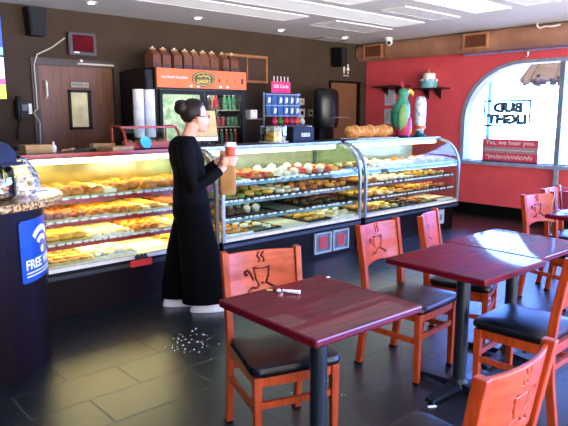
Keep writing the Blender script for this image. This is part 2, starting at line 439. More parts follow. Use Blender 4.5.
single(MB().tube([(8.2, YF+.1, 2.42), (8.2, 5.0, 2.42)], .018), 'wall_conduit', mat('lilac_conduit', '#8f88b8', .4), 'thin lilac pipe running just below the bronze duct', 'pipe', smooth=True)
t = thing('pipe_hook', 'small metal hook hanging below the bronze duct above the window', 'hook', (8.2, 4.0, 2.4))
MB().tube([(0, 0, .02), (0, 0, -.05), (0, .02, -.08), (0, .03, -.06)], .009, 6).build('hook', M_chrome, t, True)
MB().box((0, 0, .02), (.05, .05, .05)).build('clamp', M_chrome, t)
single(MB().tube([(8.0, 3.80, 2.735), (7.97, 3.79, 2.70), (7.99, 3.76, 2.67), (7.985, 3.68, 2.685), (7.995, 3.6, 2.675), (8.01, 3.5, 2.69)], .012, 6), 'loose_wire',
       M_white, 'loose white wire end poking out above the bronze duct', 'wire', smooth=True)
t = thing('security_camera', 'white dome security camera on the ceiling beside the bronze duct', 'security camera', (7.72, 6.08, HZ))
MB().lathe([(.07, 0), (.07, -.03), (.055, -.045)]).build('mount', M_white, t, True)
MB().ball((-.01, -.02, -.07), .062).build('dome', M_white, t, True)
MB().cyl((-.045, -.05, -.085), (-.062, -.072, -.095), .024).build('lens', M_black, t, True)

# ---------------------------------------------------------------- outdoors
M_ground = mat('pale_concrete', '#c9cdd2', .9, scale=3)
tag(struct(MB().box2((XR+.26, -20, -.15), (40, 30, -.02)).build('ground', M_ground)), 'pale pavement outside the window', 'pavement')
single(MB().cyl((9.6, 5.32, -.02), (9.6, 5.32, 2.12), .035), 'blue_post', mat('blue_paint', '#3b78cf', .4), 'thin blue post standing outside the arched window', 'post', smooth=True)
t = thing('thatched_parasol', 'brown thatched parasol outside the top corner of the window', 'parasol', (12.2, 5.15, -.37))
MB().cyl((0, 0, 0), (0, 0, 3.3), .04).build('pole', M_frame, t, True)
f = MB().lathe([(.02, 3.5), (.42, 3.2), (.76, 2.66), (.7, 2.66), (.3, 3.1), (.02, 3.2)])
for k in range(60):
    a = 2*PI*k/60
    rr = .8+random.uniform(-.08, .08)
    f.tube([(0, 0, 3.5), (rr*.5*math.cos(a), rr*.5*math.sin(a), 3.2), (rr*math.cos(a), rr*math.sin(a), 2.55+random.uniform(-.05, .05))], [.03, .06, .075], 5, flat=.5)
f.build('thatch', mat('dry_thatch', '#45362f', .9, col2='#302623', scale=30), t)
def patio_chair(x, y, rz, label):
    t = thing('patio_chair', label, 'outdoor chair', (x, y, -.02), rz, 'red outdoor chairs beyond the window')
    Mp = mat('red_patio_plastic', '#cf5a68', .5)
    MB().box((0, 0, .44), (.46, .44, .04), b=.01).build('seat', Mp, t)
    f = MB()
    for k in range(5): f.box((-.17+k*.085, .2, .75), (.05, .025, .4))
    f.box((0, .2, .96), (.44, .03, .07)); f.build('backrest', Mp, t)
    for sx in (-1, 1):
        for sy in (-1, 1): MB().box((sx*.2, sy*.18, .21), (.035, .035, .42)).build('leg', Mp, t)
patio_chair(11.2, 4.2, .8, 'red outdoor chair just outside the glass, right of the grey mullion')
patio_chair(11.7, 3.2, 2.4, 'second red outdoor chair farther along outside the glass')
t = thing('low_wall', 'low blue and white kerb wall seen outside at the window bottom', 'low wall', (14, 5.4, -.02), R(4))
MB().box((0, 0, .1), (.3, 9, .2)).build('wall_body', mat('white_masonry', '#dfe4ea', .8), t)
MB().box((0, 0, .24), (.4, 9, .08)).build('coping', MATS['blue_paint'], t)

# neon beer sign, seen from behind so its words run backwards
t = thing('neon_sign', 'framed beer sign hanging in the window, its letters read backwards', 'sign', (XR+.04, 4.34, 1.55))
M_neon = mat('sign_dark_tube', '#173a44', .4); M_neonw = mat('sign_white_tube', '#7d9a9e', .4)
f = MB(); a, b_ = .365, .195
for p0, p1 in [((-.01, -a, -b_), (.01, a, -b_+.026)), ((-.01, -a, b_-.026), (.01, a, b_)), ((-.01, -a, -b_), (.01, -a+.022, b_)), ((-.01, a-.022, -b_), (.01, a, b_))]: f.box2(p0, p1)
f.build('sign_frame', M_neon, t)
for txt, z, hh, ww in (('BUD', .085, .155, .46), ('LIGHT', -.085, .155, .62)):
    text_obj('dark_lettering', txt, ww, hh, M_neon, frameM((.0, -.01 if txt == 'BUD' else 0, z), (0, 1, 0), (0, 0, 1)), t, .01, bold=.075)
    text_obj('white_lettering', txt, ww*.95, hh*.8, M_neonw, frameM((-.008, -.01 if txt == 'BUD' else 0, z), (0, 1, 0), (0, 0, 1)), t, .006, bold=-.03)
MB().tube([(0, -.2, .19), (0, -.2, .72)], .003, 5).build('hanging_wire', M_blackm, t)
MB().tube([(0, .33, -.19), (0, .33, -.62)], .004, 5).build('power_cord', M_neon, t)
t = thing('window_decal', 'pink red banner decal on the glass with white lettering', 'decal', (XR+.105, 4.295, 1.0))
M_dec = mat('decal_red', '#d5405f', .5, col2='#cc3a58'); M_decg = mat('decal_grey', '#a98f98', .5)
MB().box2((0, -.435, .05), (.006, .435, .165)).build('red_band', M_dec, t)
MB().box2((0, -.435, -.04), (.006, .435, .05)).build('grey_band', M_decg, t)
MB().box2((0, -.435, -.16), (.006, .435, -.04)).build('red_band', M_dec, t)
text_obj('lettering', 'Yes, we hear you.', .78, .085, M_paper, frameM((-.003, 0, .108), (0, -1, 0), (0, 0, 1)), t, .001, bold=.01)
f = MB(); 
for k in range(34):
    f.box((-.002, .38-k*.0225, .004+.004*math.sin(k*2.3)), (.002, .014, .012))
f.build('small_print', M_paper, t)
f = MB()
pts = []
for k in range(80):
    u = k/79; pts.append((-.003, .36-.72*u+.014*math.sin(k*1.7), -.1+.028*math.sin(k*1.05)*(1+.4*math.sin(k*.37))))
f.tube(pts, .005, 5); f.build('script_line', M_paper, t)

# ---------------------------------------------------------------- wall fittings
t = thing('wall_television', 'edge of a bright wall screen at the far left, blue above yellow and red', 'television', (1.74, YB, 2.15))
MB().box2((-.42, -.07, -.46), (.42, -.01, .46), .006).build('casing', M_blackm, t)
def screen_mat():
    m = bpy.data.materials.new('screen_picture'); m.use_nodes = True; nt = m.node_tree; b = nt.nodes['Principled BSDF']
    tc = nt.nodes.new('ShaderNodeTexCoord'); sp = nt.nodes.new('ShaderNodeSeparateXYZ'); rp = nt.nodes.new('ShaderNodeValToRGB')
    nt.links.new(tc.outputs['Generated'], sp.inputs[0]); nt.links.new(sp.outputs['Z'], rp.inputs['Fac'])
    cr = rp.color_ramp; cr.interpolation = 'CONSTANT'
    cr.elements[0].position = 0; cr.elements[0].color = lin('#e8e020'); cr.elements[1].position = .17; cr.elements[1].color = lin('#d83070')
    for p_, c_ in ((.24, '#c8c8d8'), (.5, '#0c1030'), (.53, '#70a0b8'), (.62, '#1840b0'), (.85, '#0c2c90')):
        e = cr.elements.new(p_); e.color = lin(c_)
    nt.links.new(rp.outputs['Color'], b.inputs['Base Color']); nt.links.new(rp.outputs['Color'], b.inputs['Emission Color'])
    b.inputs['Emission Strength'].default_value = 1.3; b.inputs['Roughness'].default_value = .3
    return m
MB().box2((-.4, -.076, -.44), (.405, -.07, .44)).build('screen', screen_mat(), t)

def speaker(x, z, rz, label):
    t = thing('wall_speaker', label, 'speaker', (x, YB-.02, z), rz, 'black speakers high on the dark wall')
    MB().prism([(-.08, -.15), (.08, -.15), (.1, .15), (-.1, .15)], -.2, -.03).build('cabinet', M_blackm, t)
    MB().prism([(-.07, -.135), (.07, -.135), (.088, .135), (-.088, .135)], -.215, -.2).build('grille', mat('speaker_grille', '#0f1418', .7, kind='voronoi', scale=160, bump=.5), t)
    MB().box((0, -.015, 0), (.06, .04, .1)).build('bracket', M_black, t)
speaker(2.49, 2.55, 0, 'black wall speaker above and left of the brown door')
speaker(7.42, 2.47, .2, 'black wall speaker left of the restroom symbol')
t = thing('wall_sign_box', 'dark framed sign box with deep red face above the brown door', 'sign', (3.05, YB, 2.36))
MB().box2((-.17, -.07, -.13), (.17, -.01, .13), .006).build('casing', mat('brown_casing', '#2c2220', .4), t)
MB().lathe([(.0001, 0), (.11, 0), (.11, .006), (.0001, .006)], n=24).build('x', None)
bpy.data.objects.remove(bpy.data.objects['x'])
MB().box2((-.12, -.078, -.09), (.13, -.07, .1)).build('red_face', mat('deep_red_face', '#560c18', .8, emit=.15, col2='#420812', spec=.1), t)
MB().box2((-.115, -.082, -.108), (-.05, -.078, -.094)).build('small_white_mark', M_paper, t)
single(MB().cyl((3.04, YB-.03, 2.17), (3.04, YB, 2.17), .016), 'wall_button', M_white, 'tiny white round fitting just above the brown door', 'fitting')
t = thing('wall_telephone', 'black wall telephone beside the brown door', 'telephone', (2.33, YB, 1.6))
MB().box2((-.1, -.07, -.1), (.08, -.01, .1), .01).build('body', M_blackm, t)
MB().tube([(-.07, -.09, -.13), (-.08, -.11, -.06), (-.08, -.11, .08), (-.07, -.09, .13)], [.028, .02, .02, .028], 10).build('handset', M_blackm, t, True)
MB().box2((.04, -.085, -.055), (.075, -.07, .06)).build('label_strip', M_white, t)
MB().box2((-.03, -.08, -.02), (.03, -.07, .05)).build('keypad', mat('grey_keypad', '#3c444e', .4), t)
MB().tube([(-.07, -.08, -.13), (-.1, -.06, -.3), (-.08, -.03, -.34), (-.05, -.02, -.15)], .008, 6).build('cord', M_black, t, True)
# restroom symbol
t = thing('restroom_sign', 'white man and woman restroom symbols on the dark wall', 'sign', (7.75, YB, 2.3))
for sx in (-.05, .05):
    f = MB(); f.ball((sx, -.006, .07), (.018, .006, .018))
    if sx < 0: f.box((sx, -.006, .01), (.045, .006, .08)); f.box((sx, -.006, -.04), (.03, .006, .06))
    else: f.prism([(sx-.014, .045), (sx+.014, .045), (sx+.036, -.016), (sx-.036, -.016)], -.009, -.003); f.box((sx, -.006, -.05), (.02, .006, .04))
    f.build('figure', M_paper, t)
MB().box((0, -.006, -.105), (.14, .006, .022)).build('caption_bar', mat('grey_caption', '#a8a8a8', .6), t)
# wooden lattice panel behind fridge
t = thing('slatted_wall_panel', 'brown slatted panel in an oak frame on the dark wall right of the fridge', 'wall panel', (5.55, YB, 2.2))
f = MB()
for p0, p1 in [((-.4, -.04, -.2), (.4, 0, -.165)), ((-.4, -.04, .165), (.4, 0, .2)), ((-.4, -.04, -.165), (-.365, 0, .165)), ((.365, -.04, -.165), (.4, 0, .165)), ((-.0, -.035, -.165), (.02, 0, .165))]: f.box2(p0, p1)
f.build('frame', M_frame, t)
f = MB()
for k in range(14): f.box((0, -.015, -.155+k*.024), (.73, .012, .017))
f.build('slats', M_slat, t)
# little cards on the back wall right of the rack
for x, z, s, l in ((6.7, 1.74, .05, 'small white card, upper one of the cards beside the black dispenser'), (6.7, 1.56, .065, 'white framed card with a dark square on the dark wall'), (6.9, 1.56, .055, 'pale green card nearest the black dispenser')):
    t = thing('wall_card', l, 'card', (x, YB, z), 0, 'small cards on the dark wall')
    MB().box2((-s, -.015, -s*1.05), (s, 0, s*1.05)).build('card', M_paper if x < 6.8 else mat('pale_green_card', '#b9c6a4', .7), t)
    MB().box2((-s*.45, -.018, -s*.4), (s*.45, -.015, s*.4)).build('print', M_blackm if z < 1.7 else mat('grey_caption', '#a8a8a8'), t)

# two wall shelves on red wall, papers, cake model
def wshelf(y0, y1, z, label):
    t = thing('wall_shelf', label, 'shelf', (XR, (y0+y1)/2, z), 0, 'two dark shelves on the red wall'); h = (y1-y0)/2
    MB().box2((-.2, -h, -.012), (0, h, .012)).build('board', mat('dark_shelf', '#2e1a1e', .5), t)
    for s in (-1, 1): MB().prism([(-.16, -.012), (0, -.012), (0, -.16)], s*h*.4-.01, s*h*.4+.01).build('bracket', M_black, t)
wshelf(6.05, 6.7, 2.0, 'dark wall shelf above the two white notices')
wshelf(5.28, 5.85, 1.94, 'dark wall shelf holding the cake model')
for z, l in ((1.82, 'upper white notice on the red wall'), (1.5, 'lower white notice on the red wall')):
    t = thing('wall_notice', l, 'notice', (XR, 6.46, z), 0, 'white notices on the red wall')
    MB().box2((-.012, -.11, -.13), (0, .11, .13)).build('sheet', mat('bluish_paper', '#c9ced9', .6), t)
    f = MB()
    for k in range(8): f.box((-.0135, 0, .1-k*.026), (.002, .17-.03*(k % 3), .007))
    f.build('print_lines', mat('grey_ink', '#8b8f9b', .6), t)
t = thing('cake_model', 'small blue and white tiered cake model with gold topper on the shelf', 'cake model', (8.18, 5.6, 1.953))
MB().lathe([(.13, 0), (.13, .12), (.12, .13)]).build('lower_tier', mat('aqua_icing', '#6fb6c0', .5), t, True)
MB().lathe([(.1, .13), (.1, .22), (.09, .23)]).build('upper_tier', M_white, t, True)
MB().tube([(0, 0, .23), (0, .02, .27), (0, -.01, .31)], [.02, .012, .004]).build('topper', mat('gold_topper', '#c9a13c', .4), t, True)
f = MB()
for k in range(9):
    a = 2*PI*k/9; f.ball((.125*math.cos(a), .125*math.sin(a), .12), .022, 8, 5)
f.build('icing_beads', M_white, t, True)

# ---------------------------------------------------------------- display cases
PROF = [(0, .40), (0, .86), (.008, .93), (.03, 1.0), (.07, 1.075), (.13, 1.14), (.21, 1.19), (.33, 1.225)]
DEPTH = .82
LV = [.415, .575, .745, .915]
def display_case(x0, x1, label, style):
    L = x1-x0
    t = thing('bakery_display_case', label, 'display case', (x0, 4.3, 0), 0, 'glass bakery display cases')
    MB().box2((.02, .06, 0), (L-.02, DEPTH, .30)).build('plinth', M_maroon if style == 1 else M_black, t)
    MB().box2((0, 0, .30), (L, DEPTH, .37)).build('lower_rail', M_black, t)
    MB().box2((0, -.012, .315), (L, 0, .345), .004).build('bumper_strip', mat('bumper_blue', '#44586c', .3, metal=.4) if style != 1 else mat('bumper_dark', '#26262b', .4), t)
    MB().box2((.01, .0, .37), (L-.01, DEPTH-.04, .41)).build('deck', M_deckw, t)
    MB().box2((0, DEPTH-.04, .37), (L, DEPTH, 1.2)).build('back_panel', M_yback if style == 1 else M_gback, t)
    tp = MB().box2((0, .33, 1.2), (L, DEPTH, 1.23)).build('top_deck', mat('dark_top', '#23262c', .6, spec=.2) if style != 1 else mat('brown_top', '#3c2a1c', .25), t)
    MB().box2((0, .315, 1.195), (L, .335, 1.235)).build('top_edge', M_stripred if style == 1 else M_alu, t)
    MB().sheet(PROF, .02, L-.02, -.006).build('curved_glass', M_caseglass, t, True)
    for xa in (0, L-.03):
        outer = [(y-.012, z) for y, z in PROF]
        f = MB(); f.sheet([(y-.008, z-(.03 if i == 0 else 0)) for i, (y, z) in enumerate(PROF)], xa, xa+.03, -.03)
        f.build('curved_frame', M_alu if style != 1 else mat('brown_frame', '#5b4a38', .4, metal=.4), t, True)
        side = [(p_[0]+.02, p_[1]) for p_ in PROF]+[(DEPTH-.04, 1.2), (DEPTH-.04, .41)]
        MB().prism(side, xa+.012, xa+.018, 'X').build('side_glass', M_caseglass, t)
    for i, z in enumerate(LV[1:]):
        yb = DEPTH-.05
        y0 = .07 if i < 2 else .08
        if style == 1:
            MB().box2((.035, y0, z-.018), (L-.035, yb, z-.006)).build('shelf', M_deckw, t)
            MB().box2((.035, y0-.02, z-.045), (L-.035, y0, z-.008)).build('shelf_rail', M_stripred, t)
        else:
            MB().box2((.035, y0, z-.018), (L-.035, yb, z-.006)).build('shelf', mat('shelf_grey', '#39434a', .6) if (style == 2 or i < 9) else M_gback, t)
            MB().box2((.035, y0-.014, z-.042), (L-.035, y0, z-.006)).build('shelf_rail', M_shelfblue if style == 2 else mat('shelf_brown', '#5b4a58', .3), t)
        f = MB(); xx = .06; k = 0
        while xx < L-.12:
            ww = random.choice((.035, .05, .06)); f.box((xx+ww/2, y0-.024, z-.004), (ww, .004, .018)); xx += ww+random.choice((.012, .02, .05)); k += 1
        pr = f.build('price_labels', M_paper, t)
        pr['kind'] = 'stuff'
    # lamps inside the case
    el = {1: (9, '#fff3cf'), 2: (4.5, '#f4f7dc'), 3: (5.5, '#fbf6d2')}[style]
    MB().box2((.05, .345, 1.15), (L-.05, .39, 1.195), .01).build('lamp_tube', mat('case_tube_%d' % style, el[1], .5, emit=el[0]), t)
    for i, z in enumerate([1.19, LV[3]-.022, LV[2]-.022, LV[1]-.022]):
        e = {1: (11, 9, 9, 10), 2: (9, 1.2, 1.2, 3), 3: (10, 6, 6, 6)}[style][i]
        Lg = bpy.data.lights.new('case_lamp', 'AREA'); Lg.shape = 'RECTANGLE'; Lg.size = L-.12; Lg.size_y = .12; Lg.energy = e
        Lg.color = {1: (1, .77, .35), 2: (.95, 1, .72), 3: (1, .9, .55)}[style]
        lo = bpy.data.objects.new('case_lamp', Lg); COL.objects.link(lo); lo.parent = t
        lo.location = (L/2, .45 if i == 0 else .3, z)
    return t
C1 = (1.50, 3.08); C2 = (3.12, 5.05); C3 = (5.12, 7.07)
case1 = display_case(*C1, 'brightly lit bakery case with red shelf rails, left of the woman', 1)
case2 = display_case(*C2, 'middle curved glass bakery case with blue shelf edges', 2)
case3 = display_case(*C3, 'right curved glass bakery case beside the red wall', 3)
# vents, stickers
x0 = 4.30-C2[0]
g = MB(); 
for a in (4.36, 4.645): 
    u = a-C2[0]
    for p0, p1 in [((u, .04, .05), (u+.26, .06, .07)), ((u, .04, .26), (u+.26, .06, .28)), ((u, .04, .07), (u+.02, .06, .26)), ((u+.24, .04, .07), (u+.26, .06, .26))]: g.box2(p0, p1)
g.build('vent_frame', mat('vent_white', '#a8bccb', .4), case2)
g = MB()
for a in (4.36, 4.645):
    for k in range(12): g.box((a-C2[0]+.13, .055, .08+k*.0155), (.22, .01, .008))
g.build('vent_slats', mat('vent_bluegrey', '#7f98ab', .4), case2)
for a in (4.38, 4.665):
    MB().box2((a-C2[0]+.05, .046, .1), (a-C2[0]+.17, .05, .23)).build('red_sticker', mat('vent_red', '#b8404c', .5), case2)
for a, l in ((6.48, 0), (6.68, 1)):
    s = MB().box2((a-C3[0], .052, .09), (a-C3[0]+.15, .06, .28)).build('notice_sticker', mat('sticker_pale', '#b9cfe8', .5), case3)
    MB().box2((a-C3[0]+.05, .048, .14), (a-C3[0]+.1, .052, .22)).build('green_emblem', mat('sticker_green', '#5d8a6a', .5), s)
t = thing('price_sign', 'small red tag with green leaves on the bottom edge of the left case', 'tag', (2.28, 4.285, .37))
MB().box2((-.1, -.012, -.06), (.1, 0, -.005), .006).build('red_tag', mat('red_tag', '#d2342f', .4), t)
f = MB()
for k in range(9): f.ball((-.05+.012*k, -.012, .02+.012*math.sin(k*2.1)), (.016, .008, .014), 8, 5)
f.build('leaf_cluster', mat('dark_leaf', '#16240f', .6), t)

# ---------------------------------------------------------------- pastries
proto = {}
def proto_mesh(kind, mbm, m, extra=None):
    me = mbm.data(kind); me.materials.append(m); me.polygons.foreach_set('use_smooth', [True]*len(me.polygons))
    proto[kind] = me
M_gold1 = mat('golden_crust', '#d98a2a', .5, col2='#a8571a', scale=22, bump=.4)
M_gold2 = mat('dark_crust', '#b5602a', .5, col2='#8a4018', scale=22, bump=.4)
M_sugar = mat('sugar_icing', '#f2e6c8', .5, col2='#d8a85a', scale=26, lo=.4, hi=.5)
M_yel = mat('egg_bread', '#e8b848', .5, col2='#c98f2c', scale=18)
M_choc = mat('chocolate', '#4a2615', .35, scale=12)
M_cream = mat('whipped_cream', '#f3eee2', .6, col2='#e6dcc6', scale=18)
M_strawb = mat('strawberry_red', '#d83a1c', .3, col2='#b52415', scale=30)
M_cookie = mat('cookie', '#cf9a56', .7, col2='#8f5c2c', scale=40, lo=.4, hi=.5)
M_greenp = mat('pistachio', '#8da04c', .6, col2='#6d8236', scale=30)
mb = MB(); pts = []; rs = []
for k in range(9):
    a = R(-100+k*25); pts.append((.042*math.sin(a), .035*math.cos(a)-.01, .02)); rs.append([.006, .013, .019, .024, .026, .024, .019, .013, .006][k])
mb.tube(pts, rs, 9); proto_mesh('croissant', mb, M_gold1)
mb = MB(); mb.lathe([(.001, 0), (.045, 0), (.052, .012), (.045, .026), (.03, .022), (.018, .028), (.001, .022)], n=14); proto_mesh('danish_pastry', mb, M_sugar)
mb = MB(); V = []; F = []
N1, N2 = 16, 8
for i in range(N1):
    for j in range(N2):
        a = 2*PI*i/N1; b_ = 2*PI*j/N2; r_ = .032+.017*math.cos(b_); V.append((r_*math.cos(a), r_*math.sin(a), .016+.016*math.sin(b_)))
        F.append((i*N2+j, ((i+1) % N1)*N2+j, ((i+1) % N1)*N2+(j+1) % N2, i*N2+(j+1) % N2))
mb.add(V, F); proto_mesh('donut', mb, M_gold2)
mb = MB(); mb.lathe([(.001, 0), (.036, 0), (.046, .012), (.042, .028), (.026, .042), (.001, .046)], n=14); proto_mesh('bread_bun', mb, M_gold1)
mb = MB(); mb.tube([(-.055, 0, .02), (-.045, 0, .022), (0, 0, .024), (.045, 0, .022), (.055, 0, .02)], [.008, .02, .024, .02, .008], 10); proto_mesh('bread_roll', mb, M_yel)
mb = MB(); mb.lathe([(.001, 0), (.036, 0), (.04, .006), (.034, .013), (.001, .015)], n=14); proto_mesh('cookie', mb, M_cookie)
mb = MB(); mb.box((0, 0, .018), (.09, .05, .036), b=.006); proto_mesh('cake_slice', mb, M_cream)
mb = MB(); mb.box((0, 0, .018), (.08, .055, .034), b=.006); proto_mesh('brownie', mb, M_choc)
mb = MB(); mb.lathe([(.001, 0), (.028, 0), (.036, .032), (.042, .036), (.034, .055), (.016, .068), (.001, .072)], n=14); proto_mesh('cupcake', mb, M_cream)
mb = MB(); mb.lathe([(.001, 0), (.034, 0), (.042, .02), (.036, .024), (.001, .03)], n=14)
for k in range(5): mb.ball((.02*math.cos(k*1.257), .02*math.sin(k*1.257), .032), .013, 8, 5)
proto_mesh('berry_tart', mb, M_strawb)
mb = MB(); mb.tube([(-.05, 0, .018), (-.04, 0, .02), (.04, 0, .02), (.05, 0, .018)], [.01, .018, .018, .01], 10); proto_mesh('eclair', mb, M_choc)
mb = MB(); mb.tube([(.045*math.cos(a/8*2*PI*1.15)*(1-a/14), .045*math.sin(a/8*2*PI*1.15)*(1-a/14), .016+a*.0015) for a in range(9)], [.01]+[.017]*7+[.01], 8); proto_mesh('cinnamon_roll', mb, M_gold2)
mb = MB(); mb.lathe([(.001, 0), (.035, 0), (.042, .014), (.03, .03), (.001, .036)], n=12); proto_mesh('pistachio_ball', mb, M_greenp)
WORD = {'croissant': 'golden croissant', 'danish_pastry': 'sugar iced danish', 'donut': 'brown ring donut', 'bread_bun': 'golden round bun', 'bread_roll': 'yellow bread roll',
        'cookie': 'speckled cookie', 'cake_slice': 'cream cake slice', 'brownie': 'dark chocolate bar', 'cupcake': 'white cupcake', 'berry_tart': 'red berry tart',
        'eclair': 'chocolate eclair', 'cinnamon_roll': 'brown cinnamon roll', 'pistachio_ball': 'green topped pastry'}
LVN = ['bottom deck', 'lower shelf', 'middle shelf', 'top shelf']
ORD = ['first', 'second', 'third', 'fourth', 'fifth', 'sixth']
def PL(w): return w+('es' if w.endswith('sh') else 's') if not w.endswith('pastry') else w[:-1]+'ies'
def tray_mesh(w, d):
    f = MB(); f.box2((-w/2, -d/2, 0), (w/2, d/2, .004))
    for p0, p1 in [((-w/2, -d/2, .004), (w/2, -d/2+.005, .016)), ((-w/2, d/2-.005, .004), (w/2, d/2, .016)), ((-w/2, -d/2+.005, .004), (-w/2+.005, d/2-.005, .016)), ((w/2-.005, -d/2+.005, .004), (w/2, d/2-.005, .016))]: f.box2(p0, p1)
    return f.data('tray')
def fill(cx, casename, side, plans, mtr):
    x0, x1 = cx; L = x1-x0
    for lv, plan in enumerate(plans):
        n = len(plan); wt = (L-.1)/n
        z = LV[lv]-.005 if lv else .411
        y0 = 4.3+(.05 if lv == 0 else .09); dep = (.62 if lv < 2 else .6)
        if lv == 3: dep = .56
        for i, item in enumerate(plan):
            if not item: continue
            kinds, cols, rows, sc, tm = item
            tcx = x0+.05+wt*(i+.5)
            me = tray_mesh(wt-.015, dep)
            o = put('serving_tray', me, tm or mtr, None, False, (tcx, y0+dep/2, z))
            tag(o, 'tray of %s on the %s of the %s, %s from left' % (PL(WORD[kinds[0]]), LVN[lv], casename, ORD[i]), 'tray', 'serving trays in the %s' % casename)
            for a in range(cols):
                kind = kinds[a % len(kinds)]
                lab = '%s on the %s of the %s, %s tray from the left' % (WORD[kind], LVN[lv], casename, ORD[i])
                for b_ in range(rows):
                    if random.random() < .06: continue
                    px = tcx-(wt-.04)/2+(wt-.04)*(a+.5)/cols+random.uniform(-.006, .006)
                    py = y0+.02+(dep-.04)*(b_+.5)/rows+random.uniform(-.006, .006)
                    q = bpy.data.objects.new(kind, proto[kind]); COL.objects.link(q)
                    q.location = (px, py, z+.0045)
                    s_ = sc*random.uniform(.92, 1.08); q.scale = (s_, s_, s_*random.uniform(.9, 1.15))
                    q.rotation_euler = (0, 0, random.uniform(-.5, .5) if kind in ('cake_slice', 'brownie', 'eclair', 'bread_roll') else random.uniform(0, 6.28))
                    tag(q, lab, 'pastry', '%s, %s of the %s, %s tray' % (PL(WORD[kind]), LVN[lv], casename, ORD[i]))
Cr, Da, Do, Bu, Ro, Co, Sl, Br, Cu, Be, Ec, Ci, Pi = 'croissant danish_pastry donut bread_bun bread_roll cookie cake_slice brownie cupcake berry_tart eclair cinnamon_roll pistachio_ball'.split()
def T(k, c=4, r=5, s=1.0, m=None): return (k if isinstance(k, list) else [k], c, r, s, m)
fill(C1, 'left case', 0, [
    [T(Co, 4, 5, 1.05), T([Sl, Da], 4, 5, 1.05, M_trayw), None, T(Ro, 3, 5)],
    [T(Ro, 3, 5, 1.1), T(Da, 4, 5, 1.05, M_trayw), T(Bu, 4, 5, 1), T([Da, Ro], 4, 5, 1.05, M_trayw)],
    [T(Ci, 4, 5, 1.1), T(Bu, 4, 5, 1.05), T([Ro, Da], 4, 5, 1.0), T(Ci, 4, 5, 1.1)],
    [T(Bu, 3, 4, 1.35), T([Cr, Da], 3, 4, 1.5), T(Cr, 3, 4, 1.55), T([Bu, Cr], 3, 4, 1.5)]], M_tray)
fill(C2, 'middle case', 0, [
    [T([Co, Bu], 4, 4, 1.0, M_trayw), T([Sl, Co], 4, 4, 1), None, T(Ro, 3, 4, 1), T([Da, Cu], 4, 4, 1, M_trayw)],
    [T(Ec, 3, 4, 1), T(Cu, 3, 2, 1), None, T(Br, 3, 4, 1), T([Br, Ec], 3, 3, 1)],
    [T([Co, Pi], 4, 4, 1), T([Ro, Pi], 3, 3, 1), T([Sl, Da], 3, 4, 1), T([Bu, Br], 4, 3, 1), T([Ro, Bu], 3, 4, 1)],
    [T([Pi, Da], 3, 3, 1, M_trayw), T([Be, Bu], 4, 3, 1.3), T([Cu, Sl], 3, 3, 1.2, M_trayw), T([Be, Cu], 4, 3, 1.2), T([Be, Ro], 4, 3, 1.2, M_trayw)]], M_trayb)
fill(C3, 'right case', 0, [
    [T(Bu, 4, 4, 1), T([Ro, Da], 4, 4, 1), T(Ec, 3, 4, 1), T([Ci, Co], 4, 4, 1), T(Co, 4, 3, 1, M_trayw)],
    [T([Ro, Bu], 4, 4, 1.1), T([Da, Ro], 4, 4, 1.1), T(Co, 4, 4, 1), T([Bu, Ro], 4, 4, 1), T(Ci, 4, 3, 1)],
    [T(Bu, 4, 4, 1.1), T([Da, Sl], 4, 4, 1.1), T([Sl, Da], 3, 4, 1), T([Co, Ro], 4, 3, 1), T([Ro, Pi], 3, 3, 1)],
    [T([Sl, Be], 3, 3, 1.2, M_trayw), T([Sl, Cu], 3, 3, 1.3, M_trayw), T([Sl, Da], 3, 3, 1.1), T([Bu, Br], 4, 3, 1.2), T([Ro, Bu], 3, 3, 1.2)]], M_trayb)

# ---------------------------------------------------------------- things on the case tops
CT = 1.23
# red framed mini display box with bread and a blue plate
t = thing('countertop_display_box', 'small red wooden display box with glass front on the left case', 'display box', (2.755, 4.98, CT+.006))
f = MB(); prof = [(-.155, 0), (-.155, .05), (-.13, .13), (-.07, .18), (.1, .19), (.13, .19)]
for sx in (-.28, .28):
    g = MB(); g.tube([(sx, y, z+.006) for y, z in [(-.14, 0), (-.14, .06), (-.115, .135), (-.06, .18), (.0, .19), (.12, .19), (.12, 0)]], .012, 6); g.build('side_frame', M_redwood, t, True)
MB().box2((-.29, -.155, 0), (.29, -.13, .055)).build('front_board', M_redwood, t)
MB().box2((-.29, -.13, 0), (.29, .13, .012)).build('base_board', M_redwood, t)
MB().box2((-.28, -.06, .175), (.28, .13, .19)).build('top_board', glass_mat('tinted_top', '#d8cfc8', .6), t)
MB().box2((-.29, -.075, .178), (.29, -.055, .198)).build('top_rail', M_redwood, t)
MB().sheet([(-.145, .055), (-.14, .09), (-.115, .14), (-.07, .18)], -.27, .27, -.003).build('front_glass', M_caseglass, t)
for k, (x, y, m_) in enumerate([(2.56, 4.95, M_gold1), (2.69, 4.98, M_gold1), (2.81, 4.95, M_gold1), (2.94, 4.98, M_gold1)]):
    o = MB().ball((0, 0, .032), (.055, .04, .032), 12, 7).build('bread_loaf', m_, None, True, (x, y+.02, CT+.018)); tag(o, 'golden loaf inside the small red display box, %s from the left' % ORD[k], 'bread', 'loaves in the red display box')
o = MB().lathe([(.001, 0), (.035, .0), (.058, .01), (.058, .014), (.035, .006), (.001, .006)]).build('round_plate', mat('turquoise_plate', '#35b4c4', .4), None, True, (2.645, 4.80, CT+.06))
o.rotation_euler = (R(72), 0, R(6)); tag(o, 'turquoise round plate leaning on the small red display box', 'plate')
